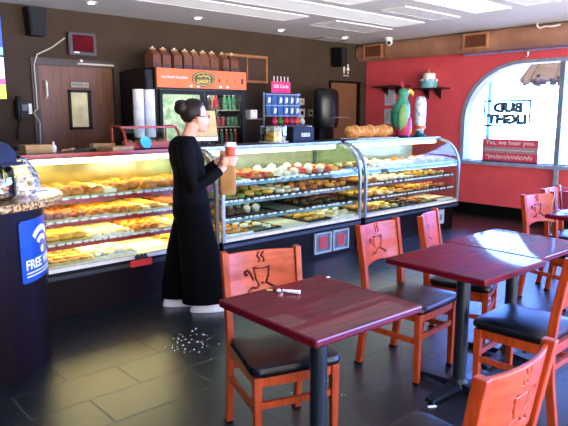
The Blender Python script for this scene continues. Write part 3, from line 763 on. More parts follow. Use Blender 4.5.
# loaf box, small boxes, bottles
def carton(loc, d, m, label, name='cardboard_box', rz=0):
    t = thing(name, label, 'box', loc, rz)
    MB().box2((-d[0]/2, -d[1]/2, 0), (d[0]/2, d[1]/2, d[2]*.93)).build('box_body', m, t)
    MB().box2((-d[0]/2-.003, -d[1]/2-.003, d[2]*.8), (d[0]/2+.003, d[1]/2+.003, d[2])).build('lid', m, t)
    return t
carton((1.74, 4.98, CT), (.21, .16, .065), M_card, 'tan flat cardboard box behind the jar on the left case')
carton((2.37, 4.82, CT), (.22, .2, .035), M_card, 'tan folded carton beside the small red display box', rz=.2)
o = carton((2.33, 5.0, CT), (.2, .08, .055), M_card, 'low tan carton standing behind the folded carton')
t = thing('squeeze_bottle', 'white squeeze bottle beside the tan box on the left case', 'bottle', (1.875, 4.95, CT))
MB().lathe([(.022, 0), (.024, .04), (.018, .055), (.009, .06)]).build('bottle_body', M_white, t, True)
MB().lathe([(.011, .06), (.007, .085), (.001, .088)]).build('nozzle', M_white, t, True)
t = thing('dusting_brush', 'tan handled pastry brush lying right of the squeeze bottle', 'brush', (1.96, 4.9, CT))
MB().tube([(-.035, 0, .012), (.03, .02, .014), (.05, .03, .016)], [.011, .009, .006], 8).build('handle', M_card, t, True)
MB().box((.065, .035, .018), (.04, .03, .02), rz=.5).build('bristles', mat('bristle', '#cdbb96', .8), t)
t = thing('serving_tongs', 'dark serving tongs lying on the left case before the brown door', 'tongs', (2.13, 4.92, CT))
for s in (-1, 1): MB().tube([(-.1, 0, .012), (-.03, s*.022, .013), (.06, s*.028, .013), (.09, s*.012, .012)], [.006, .009, .008, .013], 8).build('arm', mat('dark_metal_tongs', '#4a4f48', .3, metal=.6), t, True)
# printer black device behind
t = thing('black_printer', 'low black receipt printer behind the left case near the telephone', 'printer', (1.88, 5.6, 1.06))
MB().box2((-.14, -.1, 0), (.14, .1, .2), .012).build('body', M_blackm, t)
MB().box2((-.14, -.106, .145), (.14, -.1, .155)).build('front_slot', mat('grey_slot', '#6a6a6c', .4), t)
MB().box2((-.11, -.106, .06), (-.06, -.1, .12)).build('red_label', M_stripred, t)
sd = thing('back_stand', 'black side counter behind the left case', 'counter', (1.7, 5.62, 0))
MB().box2((-.5, -.2, 0), (.5, .2, 1.03)).build('carcass', M_black, sd)
MB().box2((-.52, -.22, 1.03), (.52, .22, 1.06)).build('worktop', M_blackm, sd)
t = thing('card_terminal', 'grey screen device at the far left edge above the navy cap', 'payment terminal', (1.52, 5.6, 1.06))
MB().box2((-.1, -.02, .2), (.1, .02, .37), .008).build('screen_casing', mat('grey_device', '#56666c', .35), t)
MB().box2((-.085, -.024, .22), (.085, -.02, .35)).build('screen', mat('dim_screen', '#27363a', .2), t)
MB().cyl((0, 0, 0), (0, 0, .2), .015).build('stalk', M_blackm, t, True)
MB().lathe([(.07, 0), (.07, .012), (.02, .018)]).build('foot', M_blackm, t, True)

# pos monitor at the woman's face, on a stalk on case 2 top
t = thing('cash_register_screen', 'black framed cash register screen behind the woman\'s face', 'screen', (3.42, 4.98, CT), R(-12))
MB().prism([(-.13, .04), (.15, .04), (.12, .36), (-.15, .36)], -.012, .012).build('screen_casing', M_blackm, t)
MB().prism([(-.12, .09), (.13, .09), (.105, .345), (-.135, .345)], -.016, -.012).build('screen', mat('tan_screen', '#a08a4c', .3, emit=.35, col2='#8a7038'), t)
MB().box2((-.11, -.02, .045), (.13, -.012, .085)).build('white_strip', M_paper, t)
MB().box2((-.09, -.05, 0), (.1, .07, .012)).build('foot', M_blackm, t)
MB().box2((-.03, .0, .01), (.03, .03, .1)).build('stalk', M_blackm, t)

# cake stand cover with yellow pastries
t = thing('cake_dome', 'clear round container of yellow pastries on the middle case', 'container', (4.27, 4.9, CT))
MB().lathe([(.001, 0), (.15, 0), (.165, .012), (.165, .018), (.001, .016)]).build('base_plate', M_trayw, t, True)
MB().lathe([(.15, .018), (.15, .17), (.147, .17), (.147, .018)]).build('clear_wall', M_jar, t, True)
MB().lathe([(.155, .17), (.155, .182), (.001, .186), (.001, .17)]).build('clear_lid', M_jar, t, True)
k = 0
for a in range(8):
    an = 2*PI*a/8; q = bpy.data.objects.new('bread_roll', proto['bread_roll']); COL.objects.link(q); q.location = (4.27+.095*math.cos(an), 4.9+.095*math.sin(an), CT+.017); q.rotation_euler = (0, 0, an+1.57)
    q.scale = (.9, .9, 1.2)
    tag(q, 'yellow roll inside the clear round container on the middle case', 'pastry', 'rolls in the clear round container')
for a in range(4):
    an = 2*PI*a/4+.4; q = bpy.data.objects.new('bread_roll', proto['bread_roll']); COL.objects.link(q); q.location = (4.27+.06*math.cos(an), 4.9+.06*math.sin(an), CT+.066); q.rotation_euler = (0, 0, an+1.57)
    q.scale = (.9, .9, 1.1)
    tag(q, 'yellow roll inside the clear round container on the middle case', 'pastry', 'rolls in the clear round container')
t = thing('receipt_machine', 'black box machine with white lettering right of the clear round container', 'machine', (4.66, 4.93, CT))
MB().box2((-.17, -.1, 0), (.17, .12, .17), .01).build('body', M_blackm, t)
MB().box2((-.04, -.106, .06), (.09, -.1, .1)).build('white_label', mat('pale_label', '#cfd2cf', .6), t)
text_obj('label_letters', 'STAR', .1, .024, M_blackm, frameM((.025, -.1065, .08), (1, 0, 0), (0, 0, 1)), t, .001)
t = thing('paper_roll', 'white paper roll on the right end of the black box machine', 'paper roll', (4.85, 4.94, CT))
MB().lathe([(.012, .12), (.035, .12), (.035, .175), (.012, .175), (.012, .12)], n=18).build('roll', M_paper, t, True)
MB().cyl((0, 0, 0), (0, 0, .18), .01).build('spindle', M_blackm, t)
MB().lathe([(.04, 0), (.04, .01), (.01, .015)]).build('foot', M_blackm, t)

# bread packages on case 3
t = thing('bread_tray', 'clear tray base holding three twisted loaves on the right case', 'tray', (5.95, 4.93, CT))
MB().box2((-.42, -.14, 0), (.42, .14, .012), .004).build('tray_base', M_trayw, t)
for k in range(3):
    o = MB(); c0 = 5.67+k*.28
    for j in range(5):
        o.ball((-.1+j*.05, .02*(-1)**j, .055), (.05, .085, .05+.012*math.sin(j*1.5)), 12, 7)
    ob = remeshed(o, .01, 'braided_loaf', mat('speckled_loaf', '#e0aa60', .5, col2='#b0703a', scale=30, bump=.5), None); ob.location = (c0, 4.93, CT+.014); ob.scale = (1, 1, 1.45)
    tag(ob, 'wrapped twisted loaf on the right case, %s from the left' % ORD[k], 'bread', 'twisted loaves on the right case')

# parrot statue
t = thing('parrot_statue', 'tall painted parrot statue with teal head and yellow beak', 'statue', (6.54, 4.9, CT), R(-25))
M_teal = mat('teal_feathers', '#2f9a86', .5, col2='#3c7f58', scale=14); M_mag = mat('magenta_feathers', '#b3246a', .5, col2='#8c2430', scale=10)
b = MB()
b.rings([(0, 0, .02, .05, .05), (0, 0, .1, .085, .085), (0, 0, .22, .115, .11), (0, 0, .34, .125, .12), (.01, 0, .44, .105, .1), (.02, 0, .51, .065, .06), (.02, 0, .55, .055, .052)], 18)
b.ball((.03, 0, .585), (.08, .068, .072)); 
remeshed(b, .009, 'body', M_teal, t)
g = MB().tube([(.09, 0, .61), (.135, 0, .605), (.165, 0, .58), (.165, 0, .545)], [.04, .034, .022, .005], 10); g.build('beak', mat('yellow_beak', '#e8a81c', .4), t, True)
for s in (-1, 1):
    MB().tube([(0, s*.1, .44), (-.02, s*.13, .34), (-.03, s*.12, .2), (-.04, s*.08, .08)], [.03, .075, .065, .015], 10, flat=.45, up=(0, 1, 0)).build('wing', mat('green_wing', '#4e9a5e', .5, col2='#7c9a58', scale=12) if s < 0 else M_teal, t, True)
    MB().ball((.075, s*.056, .605), (.014, .01, .014), 8, 6).build('eye', M_paper, t, True)
    MB().tube([(.05, s*.04, .06), (.06, s*.045, .0)], [.02, .026], 8).build('foot', mat('yellow_foot', '#d8b028', .5), t, True)
b = MB().rings([(.02, -.02, .02, .085, .08), (.02, -.02, .1, .105, .105), (.03, -.02, .17, .11, .112), (.045, -.015, .24, .095, .095), (.055, 0, .3, .05, .05)], 14); b.build('belly', M_mag, t, True)
MB().tube([(.12, -.04, .24), (.135, -.03, .16), (.125, -.05, .05)], [.012, .018, .012], 8).build('yellow_belly_stripe', MATS['yellow_foot'], t, True)
f = MB()
for a in (-.02, 0, .02): f.tube([(.02, a, .64), (-.0, a*2, .7), (-.02, a*3, .74)], [.009, .006, .003], 6)
f.build('crest', mat('red_crest', '#cf3348', .5), t, True)
MB().lathe([(.13, 0), (.13, .02), (.12, .026), (.001, .026)]).build('base_disc', M_blackm, t, True)
# bottle-like vase
t = thing('decorated_vase', 'tall white patterned bottle on a teal base beside the parrot', 'bottle', (6.98, 4.9, CT))
MB().lathe([(.075, 0), (.08, .03), (.05, .05), (.05, .08)]).build('teal_base', mat('teal_glaze', '#1f6f80', .2), t, True)
MB().lathe([(.05, .08), (.06, .1), (.072, .16), (.078, .3), (.078, .45), (.07, .51), (.05, .545), (.03, .55)]).build('bottle_body', mat('pale_pattern', '#d6dde6', .4, col2='#93a3c4', scale=16, lo=.42, hi=.5), t, True)
MB().lathe([(.079, .11), (.079, .15)]).build('orange_band', mat('orange_band', '#cc6a3a', .4), t, True)
t = thing('dark_bottle', 'dark bottle standing just behind the white patterned bottle', 'bottle', (6.88, 5.06, CT))
MB().lathe([(.05, 0), (.052, .3), (.03, .38), (.018, .42), (.018, .47)]).build('bottle_body', mat('dark_glass', '#12232c', .15), t, True)
MB().lathe([(.021, .46), (.021, .49), (.001, .492)]).build('cap', M_black, t, True)

# ---------------------------------------------------------------- fridge & stuff behind
t = thing('drinks_fridge', 'tall black two door drinks fridge with orange sign band', 'refrigerator', (4.31, 6.3, 0))
a = .68
f = MB()
for p0, p1 in [((-a, 0, 0), (-a+.05, .68, 2.09)), ((a-.05, 0, 0), (a, .68, 2.09)), ((-a+.05, .62, 0), (a-.05, .68, 2.09)), ((-a+.05, 0, 1.84), (a-.05, .62, 2.09)), ((-a+.05, 0, 0), (a-.05, .62, .2))]: f.box2(p0, p1)
f.build('cabinet', M_blackm, t)
MB().box2((-a+.02, -.02, 1.86), (a, 0, 2.085)).build('sign_band', M_orange, t)
MB().box2((-a+.05, .58, .2), (a-.05, .62, 1.84)).build('inner_back', mat('fridge_inner', '#c6d8c0', .5, scale=6), t)
Lg = bpy.data.lights.new('fridge_lamp', 'AREA'); Lg.shape = 'RECTANGLE'; Lg.size = 1.2; Lg.size_y = .1; Lg.energy = 14; Lg.color = (.93, 1, .9)
lo = bpy.data.objects.new('fridge_lamp', Lg); COL.objects.link(lo); lo.parent = t; lo.location = (0, .15, 1.83)
for sgn, x0_, x1_ in ((-1, -a+.04, -.01), (1, .01, a-.04)):
    d = MB()
    for p0, p1 in [((x0_, -.03, .2), (x0_+.04, 0, 1.83)), ((x1_-.04, -.03, .2), (x1_, 0, 1.83)), ((x0_+.04, -.03, .2), (x1_-.04, 0, .25)), ((x0_+.04, -.03, 1.78), (x1_-.04, 0, 1.83))]: d.box2(p0, p1)
    dd = d.build('door', M_blackm, t)
    MB().box2((x0_+.04, -.018, .25), (x1_-.04, -.012, 1.78)).build('door_glass', M_glass, dd)
    hx = -.04 if sgn < 0 else .04
    MB().tube([(hx, -.03, .9), (hx, -.06, .92), (hx, -.06, 1.28), (hx, -.03, 1.3)], .01, 8).build('handle', M_chrome, dd, True)
MB().box2((-.6, .02, .76), (-.1, .03, 1.72)).build('leafy_reflection', mat('reflected_foliage', '#cfe3c2', .6, col2='#3f8a54', scale=9, lo=.4, hi=.6, emit=.5), t)  # tree reflection in the left door glass, painted on a glowing panel
for z in (.5, .8, 1.1, 1.38, 1.6):
    MB().box2((-.62, .05, z-.012), (.62, .56, z)).build('shelf', mat('fridge_shelf', '#9ab09a', .4), t)
text_obj('small_lettering', 'hot fresh favorites', .36, .035, M_paper, frameM((-.42, -.021, 1.985), (1, 0, 0), (0, 0, 1)), t, .002, bold=.01)
MB().rings([(0, 0, 0, 1, 1), (0, 0, .01, 1, 1)], 30)
def disc(name, cx, z, rx, rz2, y, th, m_, par):
    me = MB(); V = []; N = 32
    V = [(cx+rx*math.cos(2*PI*k/N), z+rz2*math.sin(2*PI*k/N)) for k in range(N)]
    return MB().prism(V, y-th, y).build(name, m_, par)
disc('oval_badge', -.0, 1.975, .175, .095, -.02, .005, M_olive, t)
disc('oval_rim', -.0, 1.975, .155, .08, -.025, .002, M_gold, t)
disc('oval_center', -.0, 1.975, .148, .073, -.027, .002, M_olive, t)
text_obj('badge_lettering', 'BAKERY', .2, .045, M_gold, frameM((0, -.03, 1.945), (1, 0, 0), (0, 0, 1)), t, .002, bold=.02)
f = MB(); f.tube([(-.09+.02*k, -.031, 1.995+.014*math.sin(k*1.9)+.02*math.sin(PI*k/9)) for k in range(10)], .008, 6); f.build('badge_script', M_gold, t, True)
for x_, s_ in ((.24, .017), (.36, .014), (.49, .012)):
    MB().box((x_, -.022, 1.965), (s_, .004, .045)).build('small_mark', M_blackm if x_ < .3 else M_olive, t)
MB().box((.61, -.022, 1.965), (.028, .004, .07)).build('black_mark', M_blackm, t)
for x_ in (-.19, -.08, .26, .37): disc('white_sticker', x_, 1.885, .022, .016, -.02, .002, M_paper, t)
# cans on the shelf (y 120-128 => z ~1.4)
cm = {'red': mat('red_can', '#a8243a', .3, metal=.2, emit=0), 'green': mat('green_can', '#2f7a5a', .3, metal=.2), 'dark': mat('dark_can', '#2c2020', .3)}
def can(x, y, z, c, label, grp, h=.12, r=.032):
    t = thing('drink_can' if h < .15 else 'drink_bottle', label, 'drink', (x, y, z), 0, grp)
    if h < .15: MB().lathe([(r*.85, 0), (r, .01), (r, h-.015), (r*.8, h)], n=14).build('can_body', cm[c], t, True)
    else:
        MB().lathe([(r*.9, 0), (r, .01), (r, h*.62), (r*.4, h*.82), (r*.4, h*.95)], n=14).build('bottle_body', cm[c], t, True)
        MB().lathe([(r*.45, h*.94), (r*.45, h), (.001, h)], n=10).build('cap', M_paper, t, True)
for k in range(4): can(4.46+k*.075, 6.42, 1.381, 'red', 'red can on the fridge shelf beside the woman\'s face', 'red cans on a fridge shelf', .125, .034)
for k in range(4): can(4.78+k*.062, 6.42, 1.381, 'green', 'green can right of the red cans on the fridge shelf', 'green cans on a fridge shelf', .125, .029)
for k in range(7): can(4.45+k*.075, 6.42, 1.101, 'green' if k % 2 else 'red', ('green' if k % 2 else 'red')+' bottle on the lower fridge shelf', ('green' if k % 2 else 'red')+' bottles on the lower fridge shelf', .24, .03)
can(4.58, 6.42, 1.601, 'red', 'red bottle on the top fridge shelf', None, .2, .04)
can(4.48, 6.42, 1.601, 'dark', 'dark bottle on the top fridge shelf', None, .17, .034)
for k in range(3): can(4.74+k*.07, 6.42, 1.601, 'green', 'green bottle on the top fridge shelf', 'green bottles on the top fridge shelf', .19, .03)
# dark cabinet left of fridge
t = thing('tall_black_cabinet', 'narrow tall black cabinet standing left of the drinks fridge', 'cabinet', (3.57, 6.63, 0))
MB().box2((-.05, -.3, 0), (.05, .34, 2.06)).build('cabinet_body', M_black, t)
MB().box2((-.04, -.315, .1), (.04, -.3, 1.98)).build('door', M_blackm, t)
t = thing('low_black_cupboard', 'low black cupboard carrying the white paper cup stacks', 'cupboard', (3.35, 6.1, 0))
MB().box2((-.16, -.16, 0), (.15, .18, 1.25)).build('cupboard_body', M_black, t)
MB().box2((-.17, -.17, 1.25), (.155, .18, 1.278)).build('worktop', M_blackm, t)
for k, x_ in enumerate((3.285, 3.425)):
    o = MB(); z0 = 1.28
    for j in range(30): o.lathe([(.055, z0+j*.0185), (.064, z0+j*.0185+.014), (.064, z0+j*.0185+.0185)], n=16)
    h = 30*.0185
    o = MB(); pr = []
    for j in range(29): pr += [(.055, j*.0185), (.063, j*.0185+.013), (.063, j*.0185+.018)]
    pr.append((.045, 29*.0185)); o.lathe([(.001, 0)]+pr+[(.001, 29*.0185)], n=18)
    ob = o.build('cup_stack', mat('cup_white', '#f4f5f7', .6), None, True, (x_, 6.08, 1.281))
    tag(ob, '%s tall stack of white paper cups beside the fridge' % ('left' if k == 0 else 'right'), 'cup stack', 'stacks of paper cups beside the fridge')
# coffee cartons on fridge
for k, x_ in enumerate([3.72, 3.86, 4.02, 4.17, 4.3, 4.44, 4.58, 4.74, 4.90]):
    n = k
    t = thing('coffee_carton', 'brown handled carton on top of the fridge, %s from the left' % (ORD+['seventh', 'eighth', 'ninth'])[k], 'carton', (x_-.02, 6.45, 2.092), random.uniform(-.2, .2), 'brown cartons in a row on the fridge')
    w_, d_ = .058, .08
    f = MB(); V = [(-w_, -d_, 0), (w_, -d_, 0), (w_, d_, 0), (-w_, d_, 0), (-w_, -d_, .15), (w_, -d_, .15), (w_, d_, .15), (-w_, d_, .15), (-w_*.8, -.01, .215), (w_*.8, -.01, .215), (w_*.8, .01, .215), (-w_*.8, .01, .215)]
    f.add(V, [(3, 2, 1, 0), (0, 1, 5, 4), (1, 2, 6, 5), (2, 3, 7, 6), (3, 0, 4, 7), (4, 5, 9, 8), (5, 6, 10, 9), (6, 7, 11, 10), (7, 4, 8, 11), (8, 9, 10, 11)])
    f.build('carton_body', M_brownbag, t)
    MB().box2((-w_*.7, -.006, .21), (w_*.7, .006, .235)).build('handle_flap', M_card, t)
    MB().lathe([(.012, .235), (.012, .25), (.001, .252)], n=10).build('white_cap', M_white, t)
    MB().box2((-w_*.75, -d_-.003, .01), (w_*.75, -d_, .05)).build('dark_print', mat('dark_print', '#3b2418', .6), t)

# back counter and what stands on it
t = thing('back_counter', 'black counter along the dark wall behind the cases', 'counter', (6.05, 6.6, 0))
MB().box2((-.95, -.3, 0), (1.15, .35, .98)).build('carcass', M_black, t)
MB().box2((-.97, -.33, .98), (1.17, .38, 1.02)).build('worktop', M_blackm, t)
t = thing('gift_card_rack', 'wire rack full of blue packets topped by a pink sign', 'display rack', (5.68, 6.35, 1.02))
f = MB()
for x_ in (-.33, .33): f.box2((x_-.01, -.01, 0), (x_+.01, .01, .82))
for z in (.49, .635, .79): f.box2((-.33, -.05, z), (.33, .01, z+.012))
f.box2((-.34, -.1, 0), (.34, .1, .02)); f.build('rack_frame', M_alu, t)
MB().box2((-.32, .0, .49), (.32, .008, .8)).build('back_board', mat('rack_back', '#394650', .5), t)
MB().box2((-.19, -.005, .82), (.17, .005, .975)).build('pink_sign', M_pink, t)
text_obj('sign_lettering', 'Gift Cards', .28, .05, M_paper, frameM((-.01, -.006, .91), (1, 0, 0), (0, 0, 1)), t, .001, bold=.01)
f = MB()
for k in range(5): f.box((-.14+k*.066, 0, 1.01), (.012, .006, .07))
f.build('sign_prongs', M_paper, t)
for r_ in range(2):
    for k in range(6):
        x_ = 5.68-.27+k*.108; z = 1.02+(.65 if r_ else .505)
        b_ = thing('hanging_packet', 'blue and white packet on the %s row of the rack' % ('upper' if r_ else 'lower'), 'packet', (x_, 6.32, z), 0, 'packets on the %s row of the rack' % ('upper' if r_ else 'lower'))
        MB().box2((-.045, -.012, 0), (.045, .006, .125)).build('pouch', M_blueP, b_)
        if (k+r_) % 2 or k > 2: MB().prism([(-.02, .02), (.025, .035), (.03, .095), (-.005, .105)], -.016, -.012).build('white_figure', M_paper, b_)
cols = [('#d02a60', 'pink'), ('#3f8f2f', 'green'), ('#c8283c', 'red'), ('#b83468', 'rose'), ('#e05a28', 'orange'), ('#d8d8d0', 'white')]
for k, (c, nme) in enumerate(cols):
    o = MB().ball((0, 0, .045), (.05, .04, .045), 12, 7)
    o.tube([(0, 0, .08), (0, 0, .11)], [.02, .03], 8)
    ob = o.build('candy_bag', mat('candy_'+nme, c, .35), None, True, (5.68-.26+k*.105, 6.2, 1.391)); tag(ob, '%s wrapped sweet bag under the blue packets' % nme, 'sweet bag', 'bright wrapped sweets below the rack')
t = thing('riser_shelf', 'pale riser box under the bright wrapped sweets', 'riser', (5.68, 6.19, 1.02))
MB().box2((-.34, -.07, 0), (.34, .07, .37), .006).build('box', mat('pale_riser', '#4c4c4e', .5), t)
t = thing('coffee_urn', 'large dark rounded coffee machine before the restroom door', 'coffee machine', (6.75, 6.5, 1.02))
MB().rings([(0, 0, .3, .2, .15), (0, 0, .42, .235, .17), (0, 0, .75, .235, .17), (0, 0, .86, .22, .16), (0, 0, .91, .17, .12)], 24).build('head', mat('blue_black', '#10181e', .3), t, True)
MB().box2((-.17, -.02, 0), (.17, .15, .35), .01).build('body', M_black, t)
MB().box2((-.06, -.26, .46), (.28, -.05, .48), .005).build('tray', mat('grey_tray', '#8f857c', .4), t)
MB().tube([(-.07, -.16, .34), (-.03, -.17, .36), (.0, -.17, .28)], .009, 8).build('tap', M_chrome, t, True)
MB().box2((-.22, -.2, 0), (.22, .15, .03), .006).build('foot', M_black, t)
t = thing('wall_dispenser', 'small white dispenser with a black cup on the dark wall by the fridge', 'dispenser', (5.17, 6.45, 1.5))
MB().box2((-.02, -.06, -.02), (.1, .06, .1), .006).build('holder', M_white, t)
MB().box2((-.1, -.1, -.03), (.16, .1, -.02)).build('ledge', mat('grey_tray', '#8f857c', .4), t)
MB().lathe([(.05, -.02), (.055, .06), (.04, .08)], (.13-.01, 0, 0)).build('black_cup', M_black, t, True)
MB().box2((-.02, .06, -.03), (.02, .55, .0)).build('arm', M_blackm, t)

# ---------------------------------------------------------------- granite counter at left
t = thing('granite_counter', 'dark round fronted counter with speckled granite top', 'counter', (.88, 3.9, 0))
def capsule(r, x0=-2.6, n=24, c=(0, 0)):
    return [(c[0]+r*math.cos(a), c[1]+r*math.sin(a)) for a in [(-PI/2)+PI*k/n for k in range(n+1)]]+[(x0, c[1]+r), (x0, c[1]-r)]
MB().prism(capsule(.47), 0, 1.01, 'Z').build('counter_body', M_maroon, t)
gt = MB().prism(capsule(.595), 1.01, 1.055, 'Z').build('granite_top', M_granite, t)
bv = gt.modifiers.new('b', 'BEVEL'); bv.width = .012; bv.segments = 3; bv.limit_method = 'ANGLE'
# wifi sign: bent sheet on the curved front
def on_counter(u, v, off, r=.47):
    """u = arc angle offset (m along arc), v = height"""
    a = A0+u/r; return (.0+(r+off)*math.cos(a), (r+off)*math.sin(a), v)
A0 = R(-40)
sg = thing('wifi_sign', 'blue sign with white signal arcs on the dark counter', 'sign', (.88, 3.9, 0))
def bent(poly_grid_fn, name, m_, off, par):
    pass
def bent_rect(u0, u1, v0, v1, off, th, name, m_, n=14, mask=None, nv=1, par=None):
    V = []; F = []; f = MB()
    for i in range(n):
        for j in range(nv):
            ua, ub = u0+(u1-u0)*i/n, u0+(u1-u0)*(i+1)/n; va, vb = v0+(v1-v0)*j/nv, v0+(v1-v0)*(j+1)/nv
            if mask and not mask((ua+ub)/2, (va+vb)/2): continue
            P = [on_counter(x, y, o_) for o_ in (off, off+th) for x, y in ((ua, va), (ub, va), (ub, vb), (ua, vb))]
            f.add(P, [(0, 1, 2, 3), (7, 6, 5, 4), (0, 4, 5, 1), (1, 5, 6, 2), (2, 6, 7, 3), (3, 7, 4, 0)])
    return f.build(name, m_, par or sg)
M_wb = mat('wifi_blue', '#14489c', .35, col2='#0f3c88', scale=4)
UW = .20; V0, V1 = .56, .93
def rr(u, v):
    x = abs(u)-UW+.03; y = abs(v-(V0+V1)/2)-(V1-V0)/2+.03
    return not (x > 0 and y > 0 and math.hypot(x, y) > .03)
bent_rect(-UW, UW, V0, V1, .001, .006, 'sign_board', M_wb, 40, rr, 40)
def arcs(u, v):
    du, dv = u-.015, v-.735; r_ = math.hypot(du, dv)
    if r_ < .023: return True
    an = math.degrees(math.atan2(dv, du))
    return 42 < an < 138 and (abs(r_-.075) < .014 or abs(r_-.13) < .017)
bent_rect(-UW, UW, .70, .90, .0075, .002, 'signal_symbol', M_paper, 90, arcs, 60)
def bent_text(body, w, h, uc, vc, name, shear=0):
    o = text_obj(name, body, w, h, M_paper, Matrix.Identity(4), sg, .002, bold=.02)
    for v_ in o.data.vertices: v_.co = Vector(on_counter(v_.co.x+uc, v_.co.y+vc, .0075+v_.co.z))
bent_text('FREE WIFI', .33, .058, 0, .665, 'lettering')
bent_rect(-.165, .165, .612, .619, .0075, .002, 'thin_line', M_paper)
bent_rect(-.165, .165, .592, .599, .0075, .002, 'thin_line', M_paper)

# jar with cookies, navy cap, plastic bag
t = thing('cookie_jar', 'large clear jar of pale cookies on the granite counter', 'jar', (1.0, 3.6, 1.056))
MB().lathe([(.001, 0), (.1, 0), (.125, .02), (.13, .12), (.115, .18), (.09, .2), (.087, .2), (.112, .178), (.126, .12), (.121, .022), (.1, .006), (.001, .006)]).build('jar_glass', M_jar, t, True)
for k in range(26):
    q = bpy.data.objects.new('wrapped_cookie', proto['cookie']); COL.objects.link(q)
    lay = k//7; an = k*2.4; rr_ = .06 if k % 7 else 0
    q.location = (1.0+rr_*math.cos(an), 3.6+rr_*math.sin(an), 1.07+lay*.03); q.rotation_euler = (random.uniform(-.5, .5), random.uniform(-.5, .5), 0)
    q.data = proto['cookie'] if k else proto['cookie']
    q.scale = (.9, .9, .9)
    tag(q, 'pale cookie inside the large clear jar on the granite counter', 'cookie', 'cookies in the clear jar')
t = thing('navy_cap', 'dark navy fabric cap resting on the clear jar', 'cap', (1.0, 3.6, 1.257))
MB().lathe([(.13, 0), (.14, .02), (.135, .07), (.1, .115), (.05, .135), (.001, .138)], n=24).build('crown', M_navy, t, True)
MB().rings([(.04, -.05, .0, .12, .1), (.04, -.05, .012, .12, .1)], 20).build('brim', M_navy, t, True)
b = MB()
V = []; F = []; n = 28
secs = [(0, .11), (.06, .135), (.13, .12), (.19, .09), (.25, .045)]
for i, (z, r_) in enumerate(secs):
    for k in range(n):
        a = 2*PI*k/n; q = r_*(1+.09*math.sin(5*a+i)+.05*math.sin(9*a+2*i)); V.append((q*math.cos(a), q*.7*math.sin(a), z))
for i in range(len(secs)-1):
    for k in range(n): F.append((i*n+k, i*n+(k+1) % n, (i+1)*n+(k+1) % n, (i+1)*n+k))
F.append(tuple(range(n-1, -1, -1)))
b.add(V, F)
b.build('plastic_bag', M_bagp, None, True, (1.19, 3.65, 1.057)).scale = (.68, .8, .9)
tag(bpy.data.objects['plastic_bag'], 'clear crinkled plastic bag standing beside the cookie jar', 'plastic bag')
for k in range(7):
    q = bpy.data.objects.new('bagged_biscuit', proto['danish_pastry']); COL.objects.link(q); an = k*2.0
    q.location = (1.19+.035*math.cos(an)*(k > 0), 3.65+.02*math.sin(an)*(k > 0), 1.064+.028*(k//2)); q.scale = (.6, .5, .8)
    tag(q, 'pale biscuit inside the clear plastic bag', 'biscuit', 'biscuits in the plastic bag')
single(MB().box((1.36, 3.9, 1.062), (.1, .07, .012), rz=.4), 'paper_slip', M_paper, 'white paper slip on the rounded end of the granite counter', 'paper')

# ---------------------------------------------------------------- chairs and tables
def cup_mask(u, v):
    """u,v in metres on the panel (u right, v up from panel centre); True = cut out"""
    def seg(pts, w):
        for (ax, ay), (bx, by) in zip(pts, pts[1:]):
            dx, dy = bx-ax, by-ay; l = dx*dx+dy*dy; s_ = max(0, min(1, ((u-ax)*dx+(v-ay)*dy)/l))
            if math.hypot(u-ax-s_*dx, v-ay-s_*dy) < w: return True
        return False
    st = lambda x0_: [(x0_+.007*math.sin(k*.9), .055+k*.006) for k in range(9)]
    if seg(st(-.012), .0042) or seg(st(.012), .0042): return True
    # rim
    e = math.hypot(u/.042, (v-.028)/.010)
    if .62 < e < 1.0 and v < .031: return True
    # bowl strokes
    if seg([(-.04, .026), (-.032, -.03), (-.014, -.062)], .0045): return True
    if seg([(.042, .026), (.036, -.02), (.022, -.05), (.05, -.066), (.072, -.078)], .005): return True
    # handle: loop on the left curling to a tail
    if seg([(-.046, -.03), (-.062, .002), (-.075, .018), (-.09, .012), (-.088, -.006), (-.078, -.004)], .0055): return True
    if seg([(-.014, -.062), (-.03, -.075), (-.055, -.07), (-.075, -.085)], .0045): return True
    if seg([(-.0, -.05), (.008, -.052)], .004): return True
    return False

